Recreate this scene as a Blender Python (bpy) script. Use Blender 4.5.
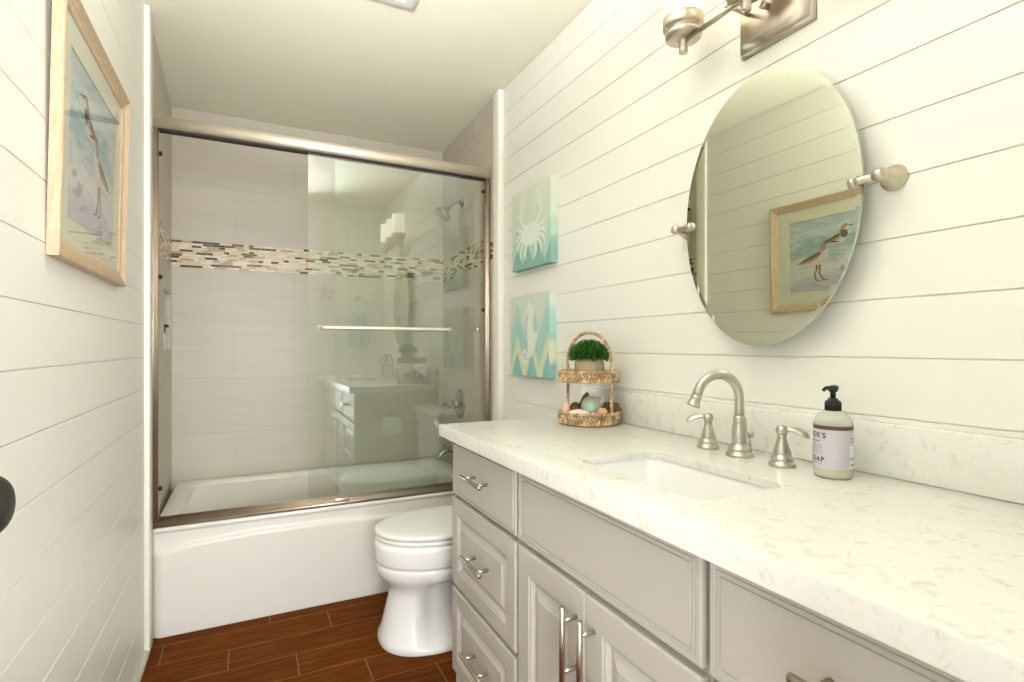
import bpy, bmesh, math, random
from mathutils import Vector, Matrix, noise
random.seed(7)
PI = math.pi
for o in list(bpy.data.objects):
    bpy.data.objects.remove(o)
S = bpy.context.scene
C = S.collection

# ------------------------------------------------------------------ camera, light, exposure
cam_d = bpy.data.cameras.new('camera')
cam_d.sensor_fit = 'HORIZONTAL'
cam_d.sensor_width = 36.0
cam_d.lens = 530.1 / 1024 * 36.0
cam_d.shift_y = (346.5 - 341.0) / 1024
cam_d.clip_start = 0.02
cam = bpy.data.objects.new('camera', cam_d)
cam.location = (0.35, 0.0, 1.155)
cam.rotation_euler = (PI / 2, 0, -math.radians(26.42))
C.objects.link(cam)
S.camera = cam

S.view_settings.view_transform = 'Standard'
S.view_settings.look = 'None'
S.view_settings.exposure = 0.09
S.view_settings.gamma = 1.0
S.view_settings.use_curve_mapping = False

world = bpy.data.worlds.new('daylight')
S.world = world
world.use_nodes = True
wb = world.node_tree.nodes['Background']
wb.inputs['Color'].default_value = (0.975, 0.985, 1.0, 1)
wb.inputs['Strength'].default_value = 1.0

def area(name, loc, target, sx, sy, power, col):
    d = bpy.data.lights.new(name, 'AREA')
    d.shape = 'RECTANGLE'
    d.size, d.size_y = sx, sy
    d.energy = power
    d.color = col
    o = bpy.data.objects.new(name, d)
    o.location = loc
    o.rotation_euler = (Vector(target) - Vector(loc)).to_track_quat('-Z', 'Y').to_euler()
    C.objects.link(o)
    return o
# daylight of the hall outside, entering by the open doorway
area('hall_daylight', (0.48, -0.70, 1.15), (0.62, 2.2, 1.45), 0.62, 1.7, 56, (0.94, 0.965, 1.0))
# the photographer's flash, bounced off the ceiling above the doorway
fl = area('bounce_flash', (0.40, 0.16, 1.75), (0.54, 0.84, 2.44), 0.20, 0.20, 20, (0.90, 0.95, 1.0))
fl.data.spread = math.radians(80)
SHADE_EMIT = 1.15

# ------------------------------------------------------------------ materials
def s2l(c):
    return tuple(((x / 255) / 12.92 if x / 255 <= 0.04045 else ((x / 255 + 0.055) / 1.055) ** 2.4) for x in c)
class NT:
    def __init__(self, name):
        self.m = bpy.data.materials.new(name)
        self.m.use_nodes = True
        self.t = self.m.node_tree
        self.b = self.t.nodes['Principled BSDF']
        self.out = self.t.nodes['Material Output']
    def n(self, typ, **kw):
        nd = self.t.nodes.new(typ)
        for k, v in kw.items():
            if k.startswith('i_'):
                key = k[2:]
                key = int(key) if key.isdigit() else key.replace('_', ' ')
                nd.inputs[key].default_value = v
            else:
                setattr(nd, k, v)
        return nd
    def l(self, a, b):
        self.t.links.new(a, b)
    def math(self, op, a, b=None, c=None):
        nd = self.t.nodes.new('ShaderNodeMath'); nd.operation = op
        for i, v in enumerate((a, b, c)):
            if v is None: continue
            if isinstance(v, (int, float)): nd.inputs[i].default_value = v
            else: self.l(v, nd.inputs[i])
        return nd.outputs[0]
    def ramp(self, fac, stops, interp='LINEAR'):
        r = self.t.nodes.new('ShaderNodeValToRGB')
        r.color_ramp.interpolation = interp
        e = r.color_ramp.elements
        while len(e) < len(stops): e.new(0.5)
        for k, (p, c) in enumerate(stops):
            e[k].position = p; e[k].color = (*c, 1)
        self.l(fac, r.inputs[0])
        return r.outputs[0]
    def mix(self, fac, a, b, blend='MIX'):
        nd = self.t.nodes.new('ShaderNodeMix'); nd.data_type = 'RGBA'; nd.blend_type = blend
        for k, v in ((0, fac), (6, a), (7, b)):
            if isinstance(v, (int, float)): nd.inputs[k].default_value = v
            elif isinstance(v, tuple): nd.inputs[k].default_value = (*v[:3], 1)
            else: self.l(v, nd.inputs[k])
        return nd.outputs[2]
    def coord(self, scale=(1, 1, 1)):
        tc = self.t.nodes.new('ShaderNodeTexCoord')
        mp = self.t.nodes.new('ShaderNodeMapping')
        mp.inputs['Scale'].default_value = scale
        self.l(tc.outputs['Object'], mp.inputs[0])
        return mp.outputs[0]
    def noise(self, vec, scale, detail=3, rough=.5, dist=0):
        nd = self.n('ShaderNodeTexNoise')
        nd.inputs['Scale'].default_value = scale; nd.inputs['Detail'].default_value = detail
        nd.inputs['Roughness'].default_value = rough; nd.inputs['Distortion'].default_value = dist
        if vec is not None: self.l(vec, nd.inputs['Vector'])
        return nd.outputs['Fac']
    def bump(self, h, strength=.3, dist=.002):
        b = self.n('ShaderNodeBump'); b.inputs['Strength'].default_value = strength; b.inputs['Distance'].default_value = dist
        self.l(h, b.inputs['Height']); self.l(b.outputs[0], self.b.inputs['Normal'])
    def set(self, col=None, rough=None, metal=None, spec=None):
        if col is not None:
            if isinstance(col, tuple): self.b.inputs['Base Color'].default_value = (*col[:3], 1)
            else: self.l(col, self.b.inputs['Base Color'])
        if rough is not None:
            if isinstance(rough, (int, float)): self.b.inputs['Roughness'].default_value = rough
            else: self.l(rough, self.b.inputs['Roughness'])
        if metal is not None: self.b.inputs['Metallic'].default_value = metal
        if spec is not None: self.b.inputs['Specular IOR Level'].default_value = spec
        return self

def simple(name, srgb, rough=.5, metal=0, var=.06, vs=20, bump=0, bs=200, spec=None):
    t = NT(name)
    v = t.coord()
    c = s2l(srgb)
    f = t.noise(v, vs, 3)
    t.set(t.mix(f, tuple(x * (1 - var) for x in c), tuple(min(1, x * (1 + var)) for x in c)), rough, metal, spec)
    if bump: t.bump(t.noise(v, bs, 4), bump, .001)
    return t.m

M = {}
M['shiplap'] = simple('painted_shiplap', (242, 240, 232), .38, var=.015, vs=6, bump=.05, bs=40)
M['groove'] = simple('groove_paint', (240, 237, 226), .6, var=.02)
M['trim'] = simple('trim_paint', (245, 242, 230), .35, var=.01)
M['door'] = simple('door_paint', (240, 238, 228), .4, var=.01)
M['porcelain'] = simple('porcelain', (250, 249, 246), .12, var=.01)
M['acrylic'] = simple('tub_acrylic', (236, 233, 225), .22, var=.01)
M['plastic_white'] = simple('seat_plastic', (250, 249, 244), .25, var=.01)
M['cabinet'] = simple('cabinet_paint', (194, 188, 178), .42, var=.015, vs=8)
M['cab_gap'] = simple('cabinet_frame_paint', (172, 166, 156), .5, var=.02)
M['dark_bronze'] = simple('dark_bronze', (58, 56, 50), .42, metal=.6, var=.1)
M['black'] = simple('black_plastic', (20, 19, 18), .35, var=.1)
M['rubber'] = simple('dark_rubber', (32, 26, 20), .6, var=.1)
M['white_item'] = simple('white_plastic', (235, 234, 226), .35, var=.02)
M['paper'] = simple('paper_roll', (243, 241, 235), .9, var=.02, bump=.1)
M['towel'] = simple('blue_terry', (190, 212, 214), .95, var=.06, vs=90, bump=.5, bs=400)
M['starfish'] = simple('starfish_skin', (222, 186, 172), .85, var=.12, vs=60, bump=.6, bs=160)

def metal(name, srgb, rough, streak=(1, 1, 1), bscale=300):
    t = NT(name)
    v = t.coord(streak)
    f = t.noise(v, bscale, 2)
    c = s2l(srgb)
    t.set(t.mix(f, tuple(x * .985 for x in c), tuple(min(1, x * 1.015) for x in c)), rough, 1.0)
    return t.m
M['nickel'] = metal('brushed_nickel', (198, 192, 182), .28, (1, 1, .08))
M['nickel_x'] = metal('brushed_nickel_rail', (248, 238, 226), .55, (.03, 1, 1))
M['nickel_jamb'] = metal('brushed_nickel_jamb', (204, 190, 174), .38, (1, 1, .03))
M['nickel_warm'] = metal('warm_brushed_nickel', (204, 194, 178), .28)
M['chrome'] = metal('satin_chrome', (160, 157, 150), .22)
M['steel'] = metal('bar_pull_steel', (190, 182, 168), .28, (1, 1, 1), 500)

def ceil_mat():
    t = NT('textured_ceiling')
    v = t.coord()
    t.set(s2l((244, 238, 219)), .85)
    t.bump(t.math('ADD', t.noise(v, 70, 5, .6), t.noise(v, 180, 3)), .55, .004)
    return t.m
M['ceiling'] = ceil_mat()

def floor_mat():
    t = NT('wood_look_plank_tile')
    geo = t.n('ShaderNodeNewGeometry')
    rnd = geo.outputs['Random Per Island']
    tc = t.n('ShaderNodeTexCoord')
    add = t.n('ShaderNodeVectorMath', operation='ADD')
    t.l(tc.outputs['Object'], add.inputs[0])
    cmb = t.n('ShaderNodeCombineXYZ')
    t.l(t.math('MULTIPLY', rnd, 37.0), cmb.inputs[0]); t.l(t.math('MULTIPLY', rnd, 19.0), cmb.inputs[1])
    t.l(cmb.outputs[0], add.inputs[1])
    mp = t.n('ShaderNodeMapping'); mp.inputs['Scale'].default_value = (2.2, 26, 26)
    t.l(add.outputs[0], mp.inputs[0])
    g = t.noise(mp.outputs[0], 2.6, 6, .62, .6)
    col = t.ramp(g, [(.25, s2l((76, 36, 2))), (.5, s2l((98, 50, 5))), (.75, s2l((124, 70, 16)))])
    tint = t.ramp(rnd, [(0, (.82, .8, .78)), (1, (1.12, 1.08, 1.04))])
    t.set(t.mix(1.0, col, tint, 'MULTIPLY'), t.math('MULTIPLY_ADD', g, .15, .55), spec=.06)
    t.bump(g, .12, .001)
    return t.m
M['floor'] = floor_mat()
M['floor_grout'] = simple('floor_grout', (134, 92, 48), .85, var=.08)

def tile_mat():
    t = NT('linen_wall_tile')
    geo = t.n('ShaderNodeNewGeometry')
    tc = t.n('ShaderNodeTexCoord')
    mp = t.n('ShaderNodeMapping'); mp.inputs['Scale'].default_value = (1.6, 1.6, 70)
    t.l(tc.outputs['Object'], mp.inputs[0])
    g = t.noise(mp.outputs[0], 2.2, 5, .6, .2)
    col = t.ramp(g, [(.3, s2l((198, 189, 173))), (.7, s2l((208, 200, 185)))])
    tint = t.ramp(geo.outputs['Random Per Island'], [(0, (.975, .975, .975)), (1, (1.02, 1.02, 1.02))])
    t.set(t.mix(1.0, col, tint, 'MULTIPLY'), .38)
    t.bump(g, .15, .0015)
    return t.m
M['tile'] = tile_mat()
M['grout'] = simple('tile_grout', (184, 176, 160), .8, var=.03)
for nm, col in (('mos_cream', (230, 212, 180)), ('mos_white', (238, 230, 212)), ('mos_tan', (196, 170, 132)), ('mos_brown', (104, 82, 58)), ('mos_dark', (70, 54, 40))):
    M[nm] = simple('mosaic_' + nm[4:], col, .2, var=.1, vs=30)
MOS = ['mos_cream', 'mos_white', 'mos_tan', 'mos_brown', 'mos_dark']

def quartz_mat():
    t = NT('white_quartz')
    v = t.coord()
    n1 = t.noise(t.coord((1, 1, 1)), 42, 5, .65, .8)
    n2 = t.noise(v, 130, 3, .6)
    n3 = t.noise(v, 9, 3, .5)
    base = s2l((236, 235, 229))
    fl = t.ramp(n1, [(.55, (0, 0, 0)), (.66, (1, 1, 1))])
    c = t.mix(t.math('MULTIPLY', fl, .42), base, s2l((196, 190, 170)))
    fl2 = t.ramp(n2, [(.58, (0, 0, 0)), (.7, (1, 1, 1))])
    c = t.mix(t.math('MULTIPLY', fl2, .25), c, s2l((214, 206, 186)))
    c = t.mix(t.math('MULTIPLY', n3, .15), c, s2l((228, 224, 208)))
    t.set(c, .24)
    return t.m
M['quartz'] = quartz_mat()

def glass_mat():
    t = NT('shower_glass')
    nt = t.t
    nt.nodes.remove(t.b)
    tr = t.n('ShaderNodeBsdfTransparent'); tr.inputs[0].default_value = (.965, .984, .970, 1)
    gl = t.n('ShaderNodeBsdfGlossy'); gl.inputs['Roughness'].default_value = 0.0
    gl.inputs['Color'].default_value = (.95, 1, .97, 1)
    fr = t.n('ShaderNodeFresnel'); fr.inputs['IOR'].default_value = 2.1
    mx = t.n('ShaderNodeMixShader')
    geo = t.n('ShaderNodeNewGeometry')
    t.l(t.math('MULTIPLY', fr.outputs[0], t.math('SUBTRACT', 1.0, geo.outputs['Backfacing'])), mx.inputs[0]); t.l(tr.outputs[0], mx.inputs[1]); t.l(gl.outputs[0], mx.inputs[2])
    t.l(mx.outputs[0], t.out.inputs[0])
    return t.m
M['glass'] = glass_mat()
def picglass_mat():
    t = NT('picture_glass')
    t.t.nodes.remove(t.b)
    tr = t.n('ShaderNodeBsdfTransparent')
    gl = t.n('ShaderNodeBsdfGlossy'); gl.inputs['Roughness'].default_value = 0.01
    fr = t.n('ShaderNodeFresnel'); fr.inputs['IOR'].default_value = 1.9
    mx = t.n('ShaderNodeMixShader')
    geo = t.n('ShaderNodeNewGeometry')
    t.l(t.math('MULTIPLY', fr.outputs[0], t.math('SUBTRACT', 1.0, geo.outputs['Backfacing'])), mx.inputs[0]); t.l(tr.outputs[0], mx.inputs[1]); t.l(gl.outputs[0], mx.inputs[2])
    t.l(mx.outputs[0], t.out.inputs[0])
    return t.m
M['picglass'] = picglass_mat()
def mirror_mat():
    t = NT('mirror_silver')
    t.set((.66, .67, .55), 0.0, 1.0)
    return t.m
M['mirror'] = mirror_mat()
M['mirror_edge'] = metal('mirror_bevel', (205, 214, 204), .06)

def shade_mat():
    t = NT('frosted_lit_glass')
    t.set((.95, .92, .85), .4)
    t.b.inputs['Emission Color'].default_value = (1.0, .90, .70, 1)
    t.b.inputs['Emission Strength'].default_value = SHADE_EMIT
    return t.m
M['shade'] = shade_mat()

def oak_mat():
    t = NT('pale_oak')
    g = t.noise(t.coord((30, 30, 30)), 1.6, 6, .6, .5)
    g2 = t.noise(t.coord((60, 60, 6)), 4, 4, .6)
    f = t.math('MULTIPLY_ADD', g2, .6, t.math('MULTIPLY', g, .4))
    t.set(t.ramp(f, [(.3, s2l((174, 148, 118))), (.7, s2l((214, 190, 160)))]), .55)
    t.bump(g2, .2, .001)
    return t.m
M['oak'] = oak_mat()
M['mat_board'] = simple('mat_board', (226, 226, 206), .8, var=.01)
M['mat_core'] = simple('mat_core', (205, 186, 140), .8, var=.01)

def water_mat():
    t = NT('watercolour_beach')
    tc = t.n('ShaderNodeTexCoord')
    mp = t.n('ShaderNodeMapping'); mp.inputs['Scale'].default_value = (1, 2.2, 7)
    t.l(tc.outputs['Object'], mp.inputs[0])
    sep = t.n('ShaderNodeSeparateXYZ'); t.l(tc.outputs['Object'], sep.inputs[0])
    n = t.noise(mp.outputs[0], 3.2, 5, .6, .8)
    h = t.math('ADD', t.math('MULTIPLY', sep.outputs[2], 2.2), t.math('MULTIPLY_ADD', n, .7, .12))
    c = t.ramp(h, [(.12, s2l((196, 196, 206))), (.3, s2l((226, 222, 216))), (.45, s2l((196, 206, 208))), (.58, s2l((150, 180, 186))), (.68, s2l((214, 222, 220))), (.82, s2l((186, 200, 206)))])
    t.set(c, .8)
    return t.m
M['water'] = water_mat()
for nm, col in (('bird_tan', (172, 152, 130)), ('bird_dark', (92, 80, 70)), ('bird_white', (224, 214, 200)), ('bird_leg', (140, 92, 70)), ('rock', (176, 174, 176)), ('wash_blue', (168, 192, 198)), ('wash_brown', (160, 138, 124))):
    M[nm] = simple('paint_' + nm, col, .85, var=.18, vs=70)

def chevron_mat(name, stops, per, amp, bands, off):
    t = NT(name)
    tc = t.n('ShaderNodeTexCoord')
    sep = t.n('ShaderNodeSeparateXYZ'); t.l(tc.outputs['Object'], sep.inputs[0])
    n = t.noise(tc.outputs['Object'], 22, 3)
    u = t.math('ADD', t.math('MULTIPLY', sep.outputs[1], 1 / per), t.math('MULTIPLY_ADD', n, .16, off))
    tri = t.math('MULTIPLY', t.math('ABSOLUTE', t.math('SUBTRACT', t.math('FRACT', u), .5)), 2)
    w = t.math('ADD', t.math('MULTIPLY_ADD', tri, amp, t.math('MULTIPLY', n, .03)), sep.outputs[2])
    f = t.math('ADD', t.math('MULTIPLY', w, bands), .5)
    n2 = t.noise(t.coord((1, 30, 4)), 3, 4, .6)
    f = t.math('ADD', f, t.math('MULTIPLY_ADD', n2, .10, -.05))
    t.set(t.ramp(f, stops), .75)
    t.bump(t.noise(tc.outputs['Object'], 500, 2), .15, .0005)
    return t.m
M['crab_bg'] = chevron_mat('seafoam_ikat', [(.08, s2l((214, 228, 212))), (.14, s2l((138, 180, 168))), (.33, s2l((132, 176, 164))), (.40, s2l((190, 214, 194))), (.52, s2l((182, 210, 190))), (.62, s2l((206, 222, 202))), (.85, s2l((214, 222, 202))), (1.0, s2l((222, 224, 206)))], .100, .085, 2.3, .2)
M['sea_bg'] = chevron_mat('aqua_ikat', [(.06, s2l((222, 232, 220))), (.16, s2l((146, 196, 192))), (.36, s2l((140, 192, 188))), (.41, s2l((222, 226, 194))), (.52, s2l((218, 224, 196))), (.58, s2l((164, 206, 196))), (.78, s2l((176, 212, 202))), (.88, s2l((214, 222, 206)))], .135, .14, 2.0, .60)
M['print_white'] = simple('print_white', (232, 238, 226), .8, var=.04, vs=50)
M['print_pale'] = simple('print_pale', (222, 234, 222), .8, var=.04, vs=50)
M['print_teal'] = simple('print_teal', (128, 180, 172), .8, var=.06, vs=50)

def rope_mat():
    t = NT('seagrass_rope')
    geo = t.n('ShaderNodeNewGeometry')
    n = t.noise(t.coord(), 160, 3, .6)
    f = t.math('MULTIPLY_ADD', geo.outputs['Random Per Island'], .6, t.math('MULTIPLY', n, .4))
    t.set(t.ramp(f, [(.15, s2l((140, 110, 74))), (.5, s2l((194, 162, 120))), (.85, s2l((228, 206, 170)))]), .8)
    t.bump(n, .3, .001)
    return t.m
M['rope'] = rope_mat()
def leaf_mat():
    t = NT('boxwood_leaf')
    geo = t.n('ShaderNodeNewGeometry')
    t.set(t.ramp(geo.outputs['Random Per Island'], [(0, s2l((22, 62, 14))), (.6, s2l((48, 104, 24))), (1, s2l((110, 156, 50)))]), .5)
    return t.m
M['leaf'] = leaf_mat()
M['pot'] = simple('stone_pot', (170, 152, 126), .85, var=.15, vs=60, bump=.4)
M['soil'] = simple('soil', (60, 46, 34), .95, var=.2, vs=100)
M['shell_mint'] = simple('mint_shell', (190, 208, 190), .3, var=.1, vs=40)
M['shell_white'] = simple('white_shell', (236, 226, 208), .45, var=.06, vs=50)
M['shell_pink'] = simple('pink_shell', (226, 190, 164), .45, var=.1, vs=60)
M['shell_peach'] = simple('peach_shell', (222, 176, 132), .4, var=.1, vs=60)
M['shell_brown'] = simple('brown_shell', (116, 66, 44), .45, var=.35, vs=120)
M['shell_tan'] = simple('tan_shell', (132, 104, 66), .5, var=.3, vs=60)
M['wood_dark'] = simple('driftwood', (120, 92, 68), .9, var=.4, vs=60, bump=.6, bs=80)

def bottle_mat():
    t = NT('clear_soap_bottle')
    t.set(s2l((238, 240, 230)), .12)
    t.b.inputs['Transmission Weight'].default_value = .5
    t.b.inputs['IOR'].default_value = 1.12
    return t.m
M['bottle'] = bottle_mat()
M['soap_liquid'] = simple('pale_yellow_soap', (238, 226, 172), .15, var=.03)
M['label_lilac'] = simple('label_lilac', (208, 199, 208), .5, var=.02)
M['label_brown'] = simple('label_brown', (98, 68, 54), .5, var=.05)
M['label_white'] = simple('label_white', (238, 234, 232), .5, var=.01)
M['ink'] = simple('label_ink', (52, 46, 48), .6, var=.05)
M['ink_grey'] = simple('label_ink_grey', (150, 138, 146), .6, var=.05)

# ------------------------------------------------------------------ builders
def wloc(o):
    v = Vector((0, 0, 0))
    while o is not None:
        v += o.location; o = o.parent
    return v
def tag(o, label=None, cat=None, group=None, kind=None):
    if label: o['label'] = label
    if cat: o['category'] = cat
    if group: o['group'] = group
    if kind: o['kind'] = kind
    return o
def empty(name, loc, label=None, cat=None, group=None, kind=None):
    o = bpy.data.objects.new(name, None)
    o.empty_display_size = .05
    o.location = loc
    C.objects.link(o)
    return tag(o, label, cat, group, kind)
def obj(name, bm, mats, parent=None, smooth=True, angle=38, bevel=0, base=False):
    if not isinstance(mats, (list, tuple)): mats = [mats]
    if bevel:
        es = [e for e in bm.edges if len(e.link_faces) == 2 and e.calc_face_angle(0) > math.radians(50)]
        bmesh.ops.bevel(bm, geom=es, offset=bevel, segments=2, profile=.5, affect='EDGES')
    vs = bm.verts
    lo = Vector((min(v.co.x for v in vs), min(v.co.y for v in vs), min(v.co.z for v in vs)))
    hi = Vector((max(v.co.x for v in vs), max(v.co.y for v in vs), max(v.co.z for v in vs)))
    ctr = (lo + hi) / 2
    if base: ctr.z = lo.z
    for v in vs: v.co -= ctr
    if smooth:
        for f in bm.faces: f.smooth = True
        ca = math.radians(angle)
        for e in bm.edges:
            e.smooth = not (len(e.link_faces) != 2 or e.calc_face_angle(0) > ca)
    me = bpy.data.meshes.new(name)
    bm.to_mesh(me); bm.free()
    for m in mats: me.materials.append(M[m] if isinstance(m, str) else m)
    o = bpy.data.objects.new(name, me)
    C.objects.link(o)
    if parent is not None:
        o.parent = parent
        o.location = ctr - wloc(parent)
    else:
        o.location = ctr
    return o
def copy_part(src, parent, world_delta):
    c = src.copy(); C.objects.link(c); c.parent = parent
    c.location = src.location + Vector(world_delta)
    return c
def BM(): return bmesh.new()
def box(bm, x0, x1, y0, y1, z0, z1, mi=0):
    v = [bm.verts.new((x, y, z)) for x in (x0, x1) for y in (y0, y1) for z in (z0, z1)]
    for f in ((0, 1, 3, 2), (4, 6, 7, 5), (0, 4, 5, 1), (2, 3, 7, 6), (0, 2, 6, 4), (1, 5, 7, 3)):
        bm.faces.new([v[i] for i in f]).material_index = mi
    return v
def bbox_bev(bm, x0, x1, y0, y1, z0, z1, b, mi=0, seg=2):
    t = BM(); box(t, x0, x1, y0, y1, z0, z1, mi)
    bmesh.ops.bevel(t, geom=t.edges[:], offset=b, segments=seg, profile=.5, affect='EDGES')
    merge(bm, t)
def merge(bm, t, mi=None):
    m = {}
    for v in t.verts: m[v] = bm.verts.new(v.co)
    for f in t.faces:
        try:
            nf = bm.faces.new([m[v] for v in f.verts]); nf.material_index = f.material_index if mi is None else mi
        except ValueError: pass
    t.free()
def basis(axis):
    a = Vector(axis).normalized()
    h = Vector((0, 0, 1)) if abs(a.z) < .9 else Vector((1, 0, 0))
    u = a.cross(h).normalized()
    return a, u, a.cross(u)
def loft(bm, rings, close=True, cap0=True, cap1=True, mi=0):
    rv = [[bm.verts.new(p) for p in r] for r in rings]
    n = len(rv[0])
    for a, b in zip(rv[:-1], rv[1:]):
        for i in range(n if close else n - 1):
            j = (i + 1) % n
            bm.faces.new((a[i], a[j], b[j], b[i])).material_index = mi
    if cap0: bm.faces.new(rv[0][::-1]).material_index = mi
    if cap1: bm.faces.new(rv[-1]).material_index = mi
    return rv
def lathe(bm, prof, ctr=(0, 0, 0), axis=(0, 0, 1), seg=32, mi=0, sx=1, sy=1, caps=True):
    # prof: (radius, height along axis)
    a, u, w = basis(axis)
    c = Vector(ctr)
    rings = []
    for r, h in prof:
        r = max(r, 1e-5)
        rings.append([c + a * h + u * (r * sx * math.cos(2 * PI * k / seg)) + w * (r * sy * math.sin(2 * PI * k / seg)) for k in range(seg)])
    loft(bm, rings, cap0=caps, cap1=caps, mi=mi)
def tube(bm, pts, r, seg=10, mi=0, closed=False, caps=True):
    pts = [Vector(p) for p in pts]
    n = len(pts)
    rr = r if isinstance(r, (list, tuple)) else [r] * n
    rings = []
    pu = None
    for i, p in enumerate(pts):
        if closed: t = pts[(i + 1) % n] - pts[i - 1]
        else: t = pts[min(i + 1, n - 1)] - pts[max(i - 1, 0)]
        t.normalize()
        if pu is None:
            _, u, w = basis(t)
        else:
            u = (pu - t * pu.dot(t)).normalized(); w = t.cross(u)
        pu = u
        rings.append([p + (u * math.cos(2 * PI * k / seg) + w * math.sin(2 * PI * k / seg)) * rr[i] for k in range(seg)])
    if closed: rings.append(rings[0])
    if closed:
        rv = [[bm.verts.new(p) for p in r_] for r_ in rings[:-1]]; rv.append(rv[0])
        for a, b in zip(rv[:-1], rv[1:]):
            for i in range(seg):
                j = (i + 1) % seg
                bm.faces.new((a[i], a[j], b[j], b[i])).material_index = mi
    else:
        loft(bm, rings, cap0=caps, cap1=caps, mi=mi)
def cyl(bm, p0, p1, r, seg=20, mi=0, ch=0):
    p0, p1 = Vector(p0), Vector(p1)
    L = (p1 - p0).length
    pr = [(r, 0), (r, L)] if not ch else [(r - ch, 0), (r, ch), (r, L - ch), (r - ch, L)]
    lathe(bm, pr, p0, p1 - p0, seg, mi)
def ss(a, b, x):
    t = max(0, min(1, (x - a) / (b - a)))
    return t * t * (3 - 2 * t)
def poly(bm, pts, mi=0):
    f = bm.faces.new([bm.verts.new(p) for p in pts]); f.material_index = mi
    return f
LIFT = [0]
def ribbon(bm, f3_, pts, w, mi):
    LIFT[0] += 1
    lift_ = (LIFT[0] % 60) * .00001
    def f3(u, v):
        p = f3_(u, v); return (p[0] + (lift_ if p[0] < .5 else -lift_), p[1], p[2])
    # pts 2-D path, w widths; f3 maps 2-D to 3-D
    L, R = [], []
    n = len(pts)
    for i, (a, b) in enumerate(pts):
        p, q = pts[max(i - 1, 0)], pts[min(i + 1, n - 1)]
        dx, dy = q[0] - p[0], q[1] - p[1]
        d = math.hypot(dx, dy) or 1
        ww = (w[i] if isinstance(w, (list, tuple)) else w) / 2
        L.append(bm.verts.new(f3(a - dy / d * ww, b + dx / d * ww))); R.append(bm.verts.new(f3(a + dy / d * ww, b - dx / d * ww)))
    for i in range(n - 1):
        bm.faces.new((L[i], L[i + 1], R[i + 1], R[i])).material_index = mi

XR = 1.49       # face of the right wall
YF = 0.06       # face of the wall with the doorway
YB = 3.35       # tiled wall behind the tub
ZC = 2.44

# ------------------------------------------------------------------ setting
def shiplap(bm, side, segs, z_first, pitch):
    gap = .0022 if side == 'R' else .0014
    z = z_first
    while z > 0: z -= pitch
    while z < ZC:
        a, b = max(z + gap / 2, 0.0), min(z + pitch - gap / 2, ZC)
        if b - a > .006:
            for (y0, y1) in segs:
                if side == 'R': bbox_bev(bm, XR, XR + .013, y0, y1, a, b, .0012, 0, 1)
                elif side == 'L': bbox_bev(bm, -.013, 0, y0, y1, a, b, .0012, 0, 1)
        z += pitch
bm = BM()
shiplap(bm, 'R', [(YF, 2.462)], 1.0135, .1184)
box(bm, XR + .0045, XR + .12, -.02, 2.462, 0, ZC, 1)
tag(obj('wall_right', bm, ['shiplap', 'groove'], smooth=False), 'white shiplap wall behind the vanity', 'wall', kind='structure')
bm = BM()
shiplap(bm, 'L', [(YF, 2.462)], .9956, .1195)
box(bm, -.12, -.0045, -.02, 2.462, 0, ZC, 1)
tag(obj('wall_left', bm, ['shiplap', 'groove'], smooth=False), 'white shiplap wall with the framed bird picture', 'wall', kind='structure')
# wall with the doorway (behind the camera)
bm = BM()
DX0, DX1, DZ = .03, .70, 2.05
box(bm, DX1, XR + .12, -.02, YF, 0, ZC)
box(bm, -.12, DX1, -.02, YF, DZ, ZC)
box(bm, -.12, DX0, -.02, YF, 0, DZ)
tag(obj('wall_front', bm, 'shiplap', smooth=False), 'plain white wall with the doorway', 'wall', kind='structure')
bm = BM()
bbox_bev(bm, DX1 - .002, DX1 + .055, YF, YF + .014, 0, DZ + .05, .003)
bbox_bev(bm, DX0 - .02, DX1 + .055, YF, YF + .014, DZ - .002, DZ + .055, .003)
tag(obj('trim_3', bm, 'trim'), 'white casing round the doorway', 'trim', kind='structure')

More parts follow.
